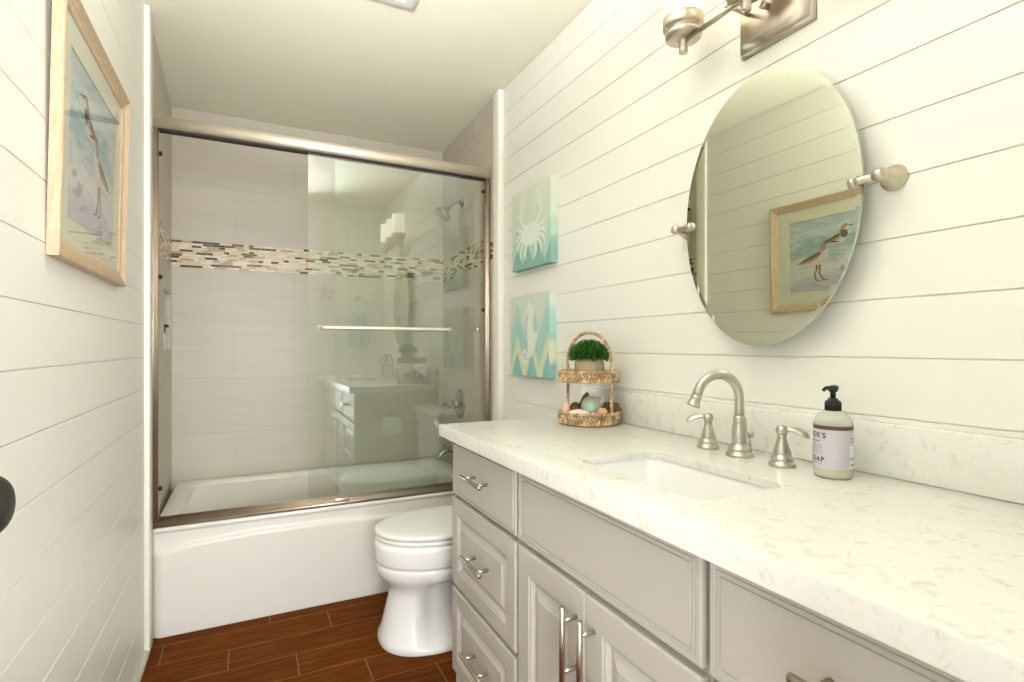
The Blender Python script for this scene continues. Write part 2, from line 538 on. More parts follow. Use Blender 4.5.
# tiled alcove, each side leaning a little out of square as in the room
def tile_wall(name, P, s0, s1, zlo, first, rows, label, hole=None, back=.1):
    bm = BM()
    def bx(a0, a1, z0, z1, d0, d1, mi):
        v = []
        for a in (a0, a1):
            for d in (d0, d1):
                for z in (z0, z1):
                    v.append(bm.verts.new(P(a, z, d)))
        for f in ((0, 1, 3, 2), (4, 6, 7, 5), (0, 4, 5, 1), (2, 3, 7, 6), (0, 2, 6, 4), (1, 5, 7, 3)):
            bm.faces.new([v[i] for i in f]).material_index = mi
    def clipbx(a0, a1, z0, z1, d0, d1, mi):
        if hole is None or a1 <= hole[0] or a0 >= hole[1] or z1 <= hole[2] or z0 >= hole[3]:
            bx(a0, a1, z0, z1, d0, d1, mi); return
        h0, h1, g0, g1 = hole
        if a0 < h0: bx(a0, h0, z0, z1, d0, d1, mi)
        if a1 > h1: bx(h1, a1, z0, z1, d0, d1, mi)
        m0, m1 = max(a0, h0), min(a1, h1)
        if z0 < g0: bx(m0, m1, z0, g0, d0, d1, mi)
        if z1 > g1: bx(m0, m1, g1, z1, d0, d1, mi)
    g = .0013
    clipbx(s0, s1, zlo, ZC, -.009, -back, 1)
    clipbx(s0, s1, zlo, ZC, -.0012, -.009, 1)
    L = .622
    for (z0, z1, off) in rows:
        a = s0 - ((s0 - off) % L)
        while a < s1:
            p, q = max(a + g, s0), min(a + L - g, s1)
            if q - p > .004: clipbx(p, q, z0 + g, z1 - g, 0, -.008, 0)
            a += L
    # mosaic band
    rnd = random.Random(len(name) * 13 + 5)
    z = 1.583
    nrow = 12
    h = (1.728 - 1.583) / nrow
    for r in range(nrow):
        a = s0 - rnd.random() * .06
        while a < s1:
            ln = rnd.choice((.025, .03, .04, .045, .05, .06))
            p, q = max(a, s0) + .0007, min(a + ln, s1) - .0007
            k = rnd.choices(range(5), (38, 24, 16, 12, 10))[0]
            if q - p > .003: bx(p, q, z + r * h + .0008, z + (r + 1) * h - .0008, rnd.choice((0, .0006, .001)), -.008, 2 + k)
            a += ln
    o = obj(name, bm, ['tile', 'grout'] + MOS, smooth=False)
    return tag(o, label, 'wall', kind='structure')
o1 = .277
rows = [(.06, .374, .588), (.374, .677, .277), (.677, .98, .588), (.98, 1.283, .277), (1.283, 1.583, .588), (1.728, 2.03, .277), (2.03, 2.33, .588), (2.33, ZC, .277)]
tile_wall('wall_back', lambda a, z, d: (a, YB - d, z), -.06, 1.56, .02, 0, rows, 'beige tiled wall behind the tub with a mosaic band')
def PR(a, z, d): return (1.474 + (a - 2.46) / (3.35 - 2.46) * .03 - d, a, z)
def PL(a, z, d): return (.006 - (a - 2.46) / (3.35 - 2.46) * .025 + d, a, z)
tile_wall('wall_alcove_right', PR, 2.46, 3.352, .02, 0, rows, 'tiled shower side wall with the shower head', back=.14)
NI = (2.96, 3.27, 1.13, 1.43)
tile_wall('wall_alcove_left', PL, 2.46, 3.352, .02, 0, rows, 'tiled shower side wall with a recessed niche', hole=NI, back=.14)

# ceiling
bm = BM(); box(bm, -.2, 1.7, -.02, 3.46, ZC, ZC + .08)
tag(obj('ceiling', bm, 'ceiling', smooth=False), 'textured off-white ceiling', 'ceiling', kind='structure')
# floor: plank tiles with grout between
bm = BM()
W, LN, g = .1445, .60, .0019
y = 2.0 - W * 16
k = -16
while y < 2.62:
    y0, y1 = max(y + g, -.6), min(y + W - g, 2.6)
    off = .51 - .2265 * k
    x = off - math.ceil((off + .13) / LN) * LN
    while x < 1.62:
        a, b = max(x + g, -.12), min(x + LN - g, 1.6)
        if b - a > .01 and y1 - y0 > .01: bbox_bev(bm, a, b, y0, y1, -.01, 0, .0008, 0, 1)
        x += LN
    y += W; k += 1
box(bm, -.2, 1.7, -.6, 3.46, -.08, -.0007, 1)
tag(obj('floor', bm, ['floor', 'floor_grout'], smooth=False), 'brown wood look plank tile floor', 'floor', kind='structure')
# trims
bm = BM(); bbox_bev(bm, XR - .027, XR + .004, 2.392, 2.461, 0, ZC - .001, .003)
tag(obj('trim_1', bm, 'trim'), 'white corner trim at the shower end of the right wall', 'trim', kind='structure')
bm = BM(); bbox_bev(bm, -.004, .017, 2.392, 2.461, 0, ZC - .001, .003)
tag(obj('trim_2', bm, 'trim'), 'white corner trim at the shower end of the left wall', 'trim', kind='structure')
bm = BM()
pr = [(0, 0), (.017, 0), (.0165, .006), (.013, .012), (.007, .0165), (0, .018)]
loft(bm, [[(a, yy, b) for a, b in pr] for yy in (.16, 2.392)])
tag(obj('baseboard_left', bm, 'trim'), 'white quarter round along the left wall', 'baseboard', kind='structure')

# ------------------------------------------------------------------ door beside the camera
dr = empty('door_1', (.047, .43, 0), 'white bathroom door standing open along the left wall', 'door', kind='structure')
bm = BM()
bbox_bev(bm, .03, .064, .125, .74, .012, 2.03, .002)
for z0, z1 in ((.2, .95), (1.1, 1.9)):
    for (a, b, c, d) in ((.22, .235, z0, z1), (.63, .645, z0, z1), (.235, .63, z0, z0 + .015), (.235, .63, z1 - .015, z1)):
        bbox_bev(bm, .062, .069, a, b, c, d, .002)
obj('leaf', bm, 'door', dr)
KY, KZ = .667, 1.004
bm = BM()
lathe(bm, [(.0, .0), (.03, 0), (.032, .004), (.029, .008), (.016, .012), (.011, .016), (.011, .038)] + [(.0305 * math.sin(PI * (.12 + .88 * q / 16)) ** .7, .062 - .021 * math.cos(PI * (.12 + .88 * q / 16))) for q in range(17)], (.064, KY, KZ), (1, 0, 0), 48)
tag(obj('door_knob', bm, 'dark_bronze', dr), 'dark bronze round door knob')

# ------------------------------------------------------------------ bathtub
tub = empty('bathtub', (.745, 2.93, 0), 'white alcove bathtub with an arched apron below the glass doors', 'bathtub')
TX0, TX1, TY0, TY1, TZ = .008, 1.472, 2.517, 3.345, .432
arch_pts = [(0, .325), (.029, .338), (.173, .360), (.393, .372), (.678, .370), (.996, .357), (1.232, .338), (1.5, .310)]
def arch(x):
    for (a, za), (b, zb) in zip(arch_pts[:-1], arch_pts[1:]):
        if a <= x <= b: return za + (zb - za) * ss(0, 1, (x - a) / (b - a)) * .5 + (zb - za) * (x - a) / (b - a) * .5
    return .32
bm = BM()
nx, nz = 110, 90
ztop = TZ - .016
g_ = []
for i in range(nx + 1):
    x = TX0 + (TX1 - TX0) * i / nx
    r = []
    for j in range(nz + 1):
        z = ztop * j / nz
        e = ss(0, .026, x - TX0) * ss(0, .026, TX1 - x)
        d = ss(-.004, .012, arch(x) - z) * (.2 + .8 * e)
        r.append(bm.verts.new((x, TY0 - .019 * d, z)))
    g_.append(r)
for i in range(nx):
    for j in range(nz):
        bm.faces.new((g_[i][j], g_[i + 1][j], g_[i + 1][j + 1], g_[i][j + 1]))
bk = [[bm.verts.new((x, TY0 + .02, z)) for z in (0, ztop)] for x in (TX0, TX1)]
bm.faces.new([g_[0][j] for j in range(nz + 1)] + [bk[0][1], bk[0][0]])
bm.faces.new([g_[nx][j] for j in range(nz, -1, -1)] + [bk[1][0], bk[1][1]])
bm.faces.new([g_[i][nz] for i in range(nx + 1)] + [bk[1][1], bk[0][1]])
bm.faces.new([g_[i][0] for i in range(nx, -1, -1)] + [bk[0][0], bk[1][0]])
bm.faces.new((bk[0][0], bk[0][1], bk[1][1], bk[1][0]))
obj('apron', bm, 'acrylic', tub, angle=50)
def rrect(x0, x1, y0, y1, r, z, n=8):
    pts = []
    for cx, cy, a0 in ((x1 - r, y1 - r, 0), (x0 + r, y1 - r, 90), (x0 + r, y0 + r, 180), (x1 - r, y0 + r, 270)):
        for k in range(n + 1):
            a = math.radians(a0 + 90 * k / n)
            pts.append((cx + r * math.cos(a), cy + r * math.sin(a), z))
    return pts
bm = BM()
rings = [rrect(TX0, TX1, TY0 - .004, TY1, .008, TZ - .022), rrect(TX0, TX1, TY0 - .006, TY1, .009, TZ - .010), rrect(TX0 + .002, TX1 - .002, TY0 - .002, TY1, .012, TZ - .002), rrect(TX0 + .006, TX1 - .006, TY0 + .004, TY1 - .004, .014, TZ),
         rrect(TX0 + .07, TX1 - .08, TY0 + .075, TY1 - .05, .13, TZ), rrect(TX0 + .08, TX1 - .088, TY0 + .084, TY1 - .06, .125, TZ - .006), rrect(TX0 + .09, TX1 - .093, TY0 + .09, TY1 - .068, .12, TZ - .03),
         rrect(TX0 + .19, TX1 - .12, TY0 + .125, TY1 - .105, .11, .14), rrect(TX0 + .23, TX1 - .15, TY0 + .16, TY1 - .14, .1, .095), rrect(TX0 + .30, TX1 - .21, TY0 + .21, TY1 - .19, .08, .085)]
loft(bm, rings)
obj('basin', bm, 'acrylic', tub, angle=60)
bm = BM()
lathe(bm, [(0, 0), (.035, 0), (.036, .004), (.03, .008), (0, .009)], (TX1 - .106, 2.94, .30), (-1, 0, .12), 28)
tag(obj('overflow_plate', bm, 'chrome', tub), 'chrome overflow plate')

# ------------------------------------------------------------------ sliding shower door
sd = empty('sliding_shower_door', (.74, 2.53, TZ), 'brushed nickel framed sliding glass shower door standing on the tub rim', 'shower door')
bm = BM()
X0, X1 = .006, 1.472
prof = []
for k in range(13):
    a = math.radians(-100 + 200 * k / 12)
    prof.append((2.525 - .022 * math.cos(a) * 1.0 - .0, 2.0535 + .0265 * math.sin(a)))
prof += [(2.556, 2.079), (2.556, 2.027)]
loft(bm, [[(x, p, q) for p, q in prof] for x in (X0, X1)])
obj('header_rail', bm, 'nickel_x', sd, angle=35)
bm = BM(); box(bm, X0 + .022, X1 - .022, 2.520, 2.556, 2.020, 2.0275)
tag(obj('header_channel', bm, 'rubber', sd, smooth=False), 'dark channel under the header rail')
bm = BM()
pr = [(2.512, TZ + .0005), (2.512, TZ + .012), (2.516, TZ + .016), (2.522, TZ + .016), (2.5225, TZ + .026), (2.5265, TZ + .026), (2.5275, TZ + .016), (2.536, TZ + .016), (2.5365, TZ + .02), (2.553, TZ + .02), (2.5535, TZ + .034), (2.5575, TZ + .034), (2.56, TZ + .0005)]
loft(bm, [[(x, p, q) for p, q in pr] for x in (X0, X1)])
obj('bottom_track', bm, 'nickel_jamb', sd, angle=30)
for x0, x1, sgn in ((.004, .027, 1), (1.448, 1.474, -1)):
    bm = BM()
    if sgn > 0: pr = [(x0, 2.514), (x1 - .012, 2.514), (x1 - .011, 2.518), (x1 - .003, 2.518), (x1, 2.521), (x1, 2.556), (x0, 2.556)]
    else: pr = [(x1, 2.514), (x1, 2.556), (x0, 2.556), (x0, 2.521), (x0 + .003, 2.518), (x0 + .011, 2.518), (x0 + .012, 2.514)]
    loft(bm, [[(p, q, z) for p, q in pr] for z in (TZ + .002, 2.03)])
    j = obj('side_jamb', bm, 'nickel_jamb', sd, angle=30)
    for z in ((1.93, 1.435, .585) if sgn > 0 else (1.96, 1.345, .58)):
        b = BM(); cyl(b, (x1 if sgn > 0 else x0, 2.535, z), ((x1 + .012) if sgn > 0 else x0 - .012, 2.535, z), .009, 14, 0, .002)
        tag(obj('bumper', b, 'rubber', j), 'small dark rubber bumper')
def panel(x0, x1, y):
    b = BM(); box(b, x0, x1, y - .003, y + .003, TZ + .022, 2.024)
    return obj('glass_panel', b, 'glass', sd, smooth=False)
front = panel(.588, 1.306, 2.531)
back_p = panel(.706, 1.436, 2.5455)
bm = BM()
BZ, BY = 1.239, 2.485
pts = []
for k in range(7):
    a = math.radians(90 * k / 6)
    pts.append((.640 + .02 - .02 * math.sin(a) - .0, BY + .02 - .02 * math.cos(a), BZ))
pts = [(.640, 2.528, BZ)] + pts[::-1]
pts2 = [(1.892 - x, y_, z_) for x, y_, z_ in pts[::-1]]
tube(bm, pts + pts2, .0095, 14)
for x in (.640, 1.252): cyl(bm, (x, 2.521, BZ), (x, 2.528, BZ), .014, 18, 0, .002)
tag(obj('towel_bar', bm, 'nickel_x', front), 'brushed nickel towel bar across the outer panel')
bm = BM()
lathe(bm, [(0, 0), (.013, 0), (.013, .004), (.007, .007), (.007, .018), (.013, .022), (.015, .028), (.012, .033), (0, .034)], (1.405, 2.5425, 1.243), (0, -1, 0), 22)
tag(obj('pull_knob', bm, 'nickel_warm', back_p), 'small nickel pull knob on the inner panel')
bm = BM(); bbox_bev(bm, .70, .765, 2.510, 2.5275, TZ + .013, TZ + .032, .003)
tag(obj('panel_guide', bm, 'nickel_jamb', sd), 'small guide block on the bottom track')

# ------------------------------------------------------------------ shower fittings on the right tiled wall
sh = empty('wall_shower', (1.485, 2.95, 2.0), 'brushed nickel shower head on a bent arm high on the tiled wall', 'shower head')
bm = BM()
tube(bm, [(1.492, 2.95, 2.012), (1.465, 2.95, 2.012), (1.445, 2.95, 2.006), (1.425, 2.95, 1.993), (1.405, 2.95, 1.975), (1.396, 2.95, 1.966)], .0105, 14)
obj('shower_arm', bm, 'chrome', sh)
bm = BM()
lathe(bm, [(0, 0), (.03, 0), (.031, .003), (.026, .009), (.014, .014), (.012, .02)], (1.492, 2.95, 2.012), (-1, 0, 0), 26)
obj('wall_flange', bm, 'chrome', sh)
bm = BM()
ax = Vector((-.62, 0, -.78))
lathe(bm, [(0, -.02), (.014, -.018), (.018, -.008), (.014, .004), (.018, .012), (.036, .03), (.05, .042), (.052, .05), (.05, .056), (.042, .058), (0, .058)], (1.394, 2.95, 1.964), ax, 34)
obj('spray_head', bm, 'chrome', sh)
vx = 1.492
va = empty('shower_valve', (vx, 3.0, .81), 'brushed nickel shower valve with a lever on a round plate above the spout', 'valve')
bm = BM()
lathe(bm, [(0, 0), (.085, 0), (.087, .004), (.08, .009), (.05, .012), (.03, .016), (0, .017)], (vx, 3.0, .81), (-1, 0, 0), 44)
obj('escutcheon', bm, 'chrome', va)
bm = BM()
lathe(bm, [(.026, .012), (.026, .03), (.022, .034), (.024, .05), (.027, .06), (.024, .072), (.012, .08), (.010, .095), (.014, .102), (.012, .112), (0, .115)], (vx, 3.0, .81), (-1, 0, 0), 30)
tube(bm, [(vx - .05, 3.0, .812), (vx - .056, 2.975, .80), (vx - .06, 2.945, .79)], [.008, .007, .006], 10)
obj('lever', bm, 'chrome', va)
sp = empty('tub_spout', (vx, 3.0, .52), 'brushed nickel tub spout beneath the shower valve', 'spout')
bm = BM()
lathe(bm, [(0, 0), (.034, 0), (.035, .004), (.03, .01), (.022, .014)], (vx, 3.0, .525), (-1, 0, 0), 26)
obj('wall_flange', bm, 'chrome', sp)
bm = BM()
tube(bm, [(vx - .008, 3.0, .525), (vx - .05, 3.0, .535), (vx - .085, 3.0, .535), (vx - .115, 3.0, .522), (vx - .132, 3.0, .498), (vx - .136, 3.0, .483)], [.021, .019, .018, .018, .019, .021], 18)
cyl(bm, (vx - .1, 3.0, .54), (vx - .1, 3.0, .566), .005, 12)
lathe(bm, [(.005, 0), (.009, .004), (.009, .01), (.004, .013)], (vx - .1, 3.0, .562), (0, 0, 1), 14)
obj('spout_body', bm, 'chrome', sp)

# niche with its bottles
bm = BM()
nx0 = -.02
def nb(a0, a1, z0, z1, d0, d1):
    v = []
    for a in (a0, a1):
        for d in (d0, d1):
            for z in (z0, z1): v.append(bm.verts.new(PL(a, z, d)))
    for f in ((0, 1, 3, 2), (4, 6, 7, 5), (0, 4, 5, 1), (2, 3, 7, 6), (0, 2, 6, 4), (1, 5, 7, 3)): bm.faces.new([v[i] for i in f])
q1 = .002
nb(NI[0] + q1, NI[1] - q1, NI[2] + q1, NI[3] - q1, -.10, -.11)
nb(NI[0] + q1, NI[1] - q1, NI[2] + .0003, NI[2] + q1, .0015, -.10); nb(NI[0] + q1, NI[1] - q1, NI[3] - q1, NI[3] - .0003, .0015, -.10)
nb(NI[0] + .0003, NI[0] + q1, NI[2] + .0003, NI[3] - .0003, .0015, -.10); nb(NI[1] - q1, NI[1] - .0003, NI[2] + .0003, NI[3] - .0003, .0015, -.10)
tag(obj('trim_4', bm, 'tile', smooth=False), 'tiled lining of the shower niche', 'trim', kind='structure')
b = empty('shampoo_bottle', (-.045, 3.14, NI[2] + q1), 'white bottle with a black cap in the shower niche', 'bottle')
bm = BM(); lathe(bm, [(0, 0), (.024, 0), (.027, .004), (.027, .075), (.022, .09), (.01, .098)], (-.045, 3.14, NI[2] + q1), seg=24)
obj('body', bm, 'white_item', b)
bm = BM(); lathe(bm, [(0, 0), (.011, 0), (.011, .022), (.008, .026), (0, .026)], (-.045, 3.14, NI[2] + q1 + .098), seg=18)
obj('cap', bm, 'black', b)
bm = BM()
tube(bm, [(-.04, 3.205, NI[2] + .006), (-.04, 3.215, NI[2] + .06), (-.037, 3.222, NI[2] + .13)], [.006, .007, .005], 10)
bbox_bev(bm, -.058, -.016, 3.205, 3.217, NI[2] + .122, NI[2] + .138, .003)
bbox_bev(bm, -.058, -.016, 3.196, 3.207, NI[2] + .126, NI[2] + .132, .002)
tag(obj('razor', bm, 'black'), 'black razor leaning in the shower niche', 'razor')

# ------------------------------------------------------------------ toilet
to = empty('toilet', (1.1, 2.08, 0), 'white two piece toilet between the vanity and the tub', 'toilet')
TYC = 2.08
def egg(xf, xb, hw, z, n=56, p=2.0, waist=0, wx=(.93, 1.06)):
    cx = xf + hw * 1.32 if xb - xf > hw * 2 else (xf + xb) / 2
    cx = min(cx, (xf + xb) / 2 + .03)
    pts = []
    for k in range(n):
        a = 2 * PI * k / n
        ca, sa = math.cos(a), math.sin(a)
        x = cx + (xb - cx) * (abs(ca) ** (2 / 3.2)) if ca > 0 else cx - (cx - xf) * (abs(ca) ** (2 / p))
        yv = hw * math.copysign(abs(sa) ** (2 / (2.6 if ca > 0 else p)), sa)
        if waist: yv *= 1 - waist * ss(wx[0], wx[1], x)
        pts.append((x, TYC + yv, z))
    return pts
bm = BM()
secs = [(0, .806, 1.40, .176, 0), (.004, .804, 1.402, .178, 0), (.020, .805, 1.402, .177, .02), (.030, .808, 1.40, .172, .18), (.05, .813, 1.395, .163, .42), (.10, .825, 1.39, .148, .54), (.16, .840, 1.385, .136, .56), (.195, .848, 1.38, .132, .52), (.222, .844, 1.37, .140, .38),
        (.245, .826, 1.35, .156, .18), (.262, .808, 1.32, .171, .05), (.279, .798, 1.31, .179, 0), (.300, .795, 1.31, .182, 0), (.312, .797, 1.31, .180, 0), (.3155, .800, 1.31, .177, 0), (.319, .794, 1.31, .184, 0), (.330, .791, 1.31, .187, 0), (.385, .789, 1.31, .188, 0), (.396, .791, 1.31, .186, 0), (.402, .798, 1.30, .180, 0)]
loft(bm, [egg(xf, xb, hw, z, waist=w, wx=(.90, 1.02), p=2.0 + .35 * (z < .04)) for z, xf, xb, hw, w in secs])
obj('bowl', bm, 'porcelain', to, angle=60)
def slab(x0, x1, hw, z0, z1, dome=0, r=.006):
    b = BM()
    rg = [egg(x0 + r, x1, hw - r, z0), egg(x0 + r * .3, x1, hw - r * .3, z0 + r * .3), egg(x0, x1, hw, z0 + r), egg(x0, x1, hw, z1 - r), egg(x0 + r * .3, x1, hw - r * .3, z1 - r * .3), egg(x0 + r, x1, hw - r, z1)]
    if dome:
        for s, h in ((.9, .35), (.7, .7), (.4, .93), (.1, 1)):
            cxm = (x0 + x1) / 2
            rg.append([(cxm + (x - cxm) * s, TYC + (y_ - TYC) * s, z1 + dome * h) for x, y_, _ in egg(x0 + r, x1, hw - r, z1)])
    loft(b, rg)
    return b
obj('seat', slab(.795, 1.262, .184, .406, .4225), 'plastic_white', to, angle=60)
obj('lid', slab(.791, 1.265, .186, .4265, .444, .006), 'plastic_white', to, angle=60)
for yy in (-.075, .075):
    bm = BM(); bbox_bev(bm, 1.245, 1.29, TYC + yy - .018, TYC + yy + .018, .402, .437, .006)
    obj('hinge_cover', bm, 'plastic_white', to)
bm = BM()
bmr = [rrect(1.295, 1.470, 1.875, 2.285, .03, .418), rrect(1.288, 1.474, 1.868, 2.292, .03, .44), rrect(1.278, 1.478, 1.855, 2.305, .03, .76)]
loft(bm, bmr); obj('tank', bm, 'porcelain', to, angle=50)
bm = BM()
loft(bm, [rrect(1.276, 1.480, 1.852, 2.308, .03, .7605), rrect(1.268, 1.483, 1.846, 2.314, .032, .764), rrect(1.268, 1.483, 1.846, 2.314, .032, .785), rrect(1.274, 1.478, 1.852, 2.308, .03, .79)])
obj('tank_lid', bm, 'porcelain', to, angle=50)
bm = BM()
cyl(bm, (1.281, 1.92, .70), (1.262, 1.92, .70), .012, 16)
tube(bm, [(1.266, 1.92, .70), (1.262, 1.95, .698), (1.262, 1.985, .69)], [.006, .006, .007], 10)
tag(obj('flush_lever', bm, 'chrome', to), 'chrome flush lever')

# ------------------------------------------------------------------ vanity cabinets
XC, XF = .963, .945      # face frame, front of doors
def front_panel(bm, y0, y1, z0, z1, prof):
    # prof: (inset, x) from outer edge inwards
    rings = [[(XC + .0005, a, b) for a, b in ((y0, z0), (y1, z0), (y1, z1), (y0, z1))]]
    for ins, x in prof:
        rings.append([(x, a, b) for a, b in ((y0 + ins, z0 + ins), (y1 - ins, z0 + ins), (y1 - ins, z1 - ins), (y0 + ins, z1 - ins))])
    loft(bm, rings)
RAISED = [(0, XF + .004), (.001, XF + .0015), (.004, XF), (.056, XF), (.057, XF + .003), (.0625, XF + .0035), (.064, XF + .008), (.068, XF + .0125), (.073, XF + .0125), (.074, XF + .0115), (.097, XF + .0035), (.098, XF + .002)]
RAISED_S = [(0, XF + .004), (.001, XF + .0015), (.004, XF), (.048, XF), (.049, XF + .003), (.0545, XF + .0035), (.056, XF + .008), (.060, XF + .0125), (.064, XF + .0125), (.065, XF + .0115), (.084, XF + .0035), (.085, XF + .002)]
SLAB = [(0, XF + .005), (.001, XF + .003), (.003, XF + .002), (.008, XF + .002), (.009, XF + .004), (.0115, XF + .004), (.0125, XF), (.015, XF)]
SLAB2 = [(0, XF + .004), (.001, XF + .002), (.003, XF + .0005), (.010, XF + .0005), (.011, XF + .003), (.0135, XF + .003), (.0145, XF + .0008), (.0185, XF + .0008), (.0195, XF + .0028), (.0215, XF + .0028), (.0225, XF)]
def pull(parent, y, z, length, vertical=False, label=None):
    b = BM()
    h = length / 2
    XB = .911
    d = (0, 0, 1) if vertical else (0, 1, 0)
    D = Vector(d); c = Vector((XB, y, z))
    cyl(b, c - D * h, c + D * h, .0062, 18, 0, .001)
    for s in (-1, 1):
        p = c + D * (h - .028) * s
        cyl(b, p, (XF + .004, p.y, p.z), .0048, 14)
    return tag(obj('bar_pull', b, 'steel', parent), label or 'brushed steel bar pull')
def carcass(name, y0, y1, loc, label, end=False):
    r = empty(name, loc, label, 'cabinet', 'vanity base cabinets')
    b = BM()
    z0, z1 = .095, .862
    box(b, XC, 1.488, y0, y1, z0, z1)
    box(b, 1.02, 1.488, y0, y1, 0, z0, 0)
    # solid box but open above where a basin hangs
    obj('carcass', b, 'cab_gap' if not end else ['cab_gap'], r, smooth=False)
    return r
Z1a, Z1b, Z2a, Z2b, Z3a, Z3b = .680, .852, .388, .666, .105, .374
ca = carcass('drawer_cabinet', 1.171, 1.636, (1.2, 1.405, 0), 'grey beige vanity drawer cabinet at the toilet end')
bm = BM(); box(bm, XC - .002, 1.488, 1.636, 1.642, .0, .862)
obj('end_panel', bm, 'cabinet', ca, smooth=False)
for (a, b, pr, pl) in ((Z1a, Z1b, SLAB, .155), (Z2a, Z2b, RAISED_S, .155), (Z3a, Z3b, RAISED_S, .155)):
    bm = BM(); front_panel(bm, 1.182, 1.638, a, b, pr)
    d = obj('drawer', bm, 'cabinet', ca, smooth=False)
    pull(d, 1.400, (a + b) / 2 + .004, .150)
# sink cabinet as open-topped box
cb = empty('sink_cabinet', (1.2, .867, 0), 'grey beige double door vanity cabinet under the sink', 'cabinet', 'vanity base cabinets')
bm = BM()
box(bm, XC, 1.488, .565, .583, .095, .862); box(bm, XC, 1.488, 1.151, 1.1695, .095, .862)
box(bm, XC, 1.488, .583, 1.151, .095, .113); box(bm, 1.476, 1.488, .583, 1.151, .113, .862)
box(bm, XC, XC + .018, .583, 1.151, .66, .862); box(bm, XC, XC + .018, .84, .9, .113, .66); box(bm, 1.02, 1.036, .565, 1.1695, 0, .095)
obj('carcass', bm, 'cab_gap', cb, smooth=False)
bm = BM(); front_panel(bm, .574, 1.166, Z1a, Z1b, SLAB2)
obj('false_front', bm, 'cabinet', cb, smooth=False)
for (a, b, py) in ((.8755, 1.166, .904), (.574, .8735, .842)):
    bm = BM(); front_panel(bm, a, b, .105, .666, RAISED)
    d = obj('door', bm, 'cabinet', cb, smooth=False)
    pull(d, py, .556, .158, True)
cc = carcass('drawer_cabinet', YF + .002, .5635, (1.2, .33, 0), 'grey beige vanity drawer cabinet nearest the camera')
for (a, b, pr) in ((Z1a, Z1b, SLAB2), (Z2a, Z2b, RAISED_S), (Z3a, Z3b, RAISED_S)):
    bm = BM(); front_panel(bm, YF + .008, .560, a, b, pr)
    d = obj('drawer', bm, 'cabinet', cc, smooth=False)
    pull(d, .333, (a + b) / 2 + .006, .150)

# ------------------------------------------------------------------ countertop with sink opening
SX0, SX1, SY0, SY1 = 1.012, 1.235, .642, 1.006
def ctop():
    bm = BM()
    x0, x1, y0, y1, zt, zb = .910, 1.4885, YF + .001, 1.667, .90, .863
    inner = rrect(SX0, SX1, SY0, SY1, .035, zt, 8)
    n = len(inner)
    iv_t = [bm.verts.new((a, b, zt)) for a, b, _ in inner]
    iv_t2 = [bm.verts.new((a, b, .886)) for a, b, _ in inner]
    e3 = .03
    iv_t3, iv_t4 = [[bm.verts.new((a, b, z)) for a, b, _ in rrect(SX0 - e3, SX1 + e3, SY0 - e3, SY1 + e3, .05, 0, 8)] for z in (.886, zb)]
    for A, B in ((iv_t2, iv_t3), (iv_t3, iv_t4)):
        for q in range(n): bm.faces.new((A[q], A[(q + 1) % n], B[(q + 1) % n], B[q]))
    cor = [(x1, y1), (x0, y1), (x0, y0), (x1, y0)]
    e = .004
    def cv(ins, z): return [bm.verts.new((a + (ins if a == x0 else -ins), b + (ins if b == y0 else -ins), z)) for a, b in cor]
    T0, T1, T2, B0 = cv(e, zt), cv(e * .3, zt - e * .3), cv(0, zt - e), cv(0, zb)
    k = n // 4
    def ringfan(iv, o, flip):
        for q in range(4):
            arc = iv[q * k:(q + 1) * k]
            for j in range(k - 1):
                f = (arc[j], arc[j + 1], o[q]); bm.faces.new(f if flip else f[::-1])
            f = (arc[-1], iv[((q + 1) * k) % n], o[(q + 1) % 4], o[q]); bm.faces.new(f if flip else f[::-1])
    ringfan(iv_t, T0, False); ringfan(iv_t4, B0, True)
    for A, B in ((T0, T1), (T1, T2), (T2, B0)):
        for q in range(4):
            bm.faces.new((A[q], A[(q + 1) % 4], B[(q + 1) % 4], B[q]))
    for j in range(n):
        bm.faces.new((iv_t[j], iv_t2[j], iv_t2[(j + 1) % n], iv_t[(j + 1) % n]))
    bmesh.ops.recalc_face_normals(bm, faces=bm.faces[:])
    return bm
tag(obj('countertop', ctop(), 'quartz', angle=30), 'long white speckled quartz countertop over the vanity cabinets', 'countertop')
bm = BM(); bbox_bev(bm, 1.466, 1.489, YF + .001, 1.661, .9005, 1.004, .002)
tag(obj('backsplash', bm, 'quartz'), 'low white quartz backsplash strip along the shiplap wall', 'backsplash')
sk = empty('sink', (1.12, .813, .75), 'white undermount rectangular sink set in the quartz countertop', 'sink')
bm = BM()
zb = .8855
def rr(ins, z, r): return rrect(SX0 - .004 + ins, SX1 + .004 - ins, SY0 - .004 + ins, SY1 + .004 - ins, r, z)
loft(bm, [rr(-.012, zb - .012, .05), rr(-.012, zb - .004, .05), rr(0, zb, .038), rr(.003, zb - .01, .038), rr(.012, zb - .10, .04), rr(.024, zb - .125, .045), rr(.05, zb - .136, .04), rr(.085, zb - .14, .02)], cap0=False)
loft(bm, [rr(-.012, zb - .012, .05), rr(-.003, zb - .03, .045), rr(0, zb - .12, .045), rr(.03, zb - .15, .045), rr(.08, zb - .155, .02)], cap0=False)
bmesh.ops.remove_doubles(bm, verts=bm.verts[:], dist=1e-5)
obj('basin', bm, 'porcelain', sk, angle=50)
bm = BM(); lathe(bm, [(0, 0), (.02, 0), (.024, .002), (.022, .004), (.014, .003), (.013, .006), (0, .008)], (1.125, .824, zb - .1402), seg=26)
tag(obj('drain', bm, 'chrome', sk), 'round chrome drain')

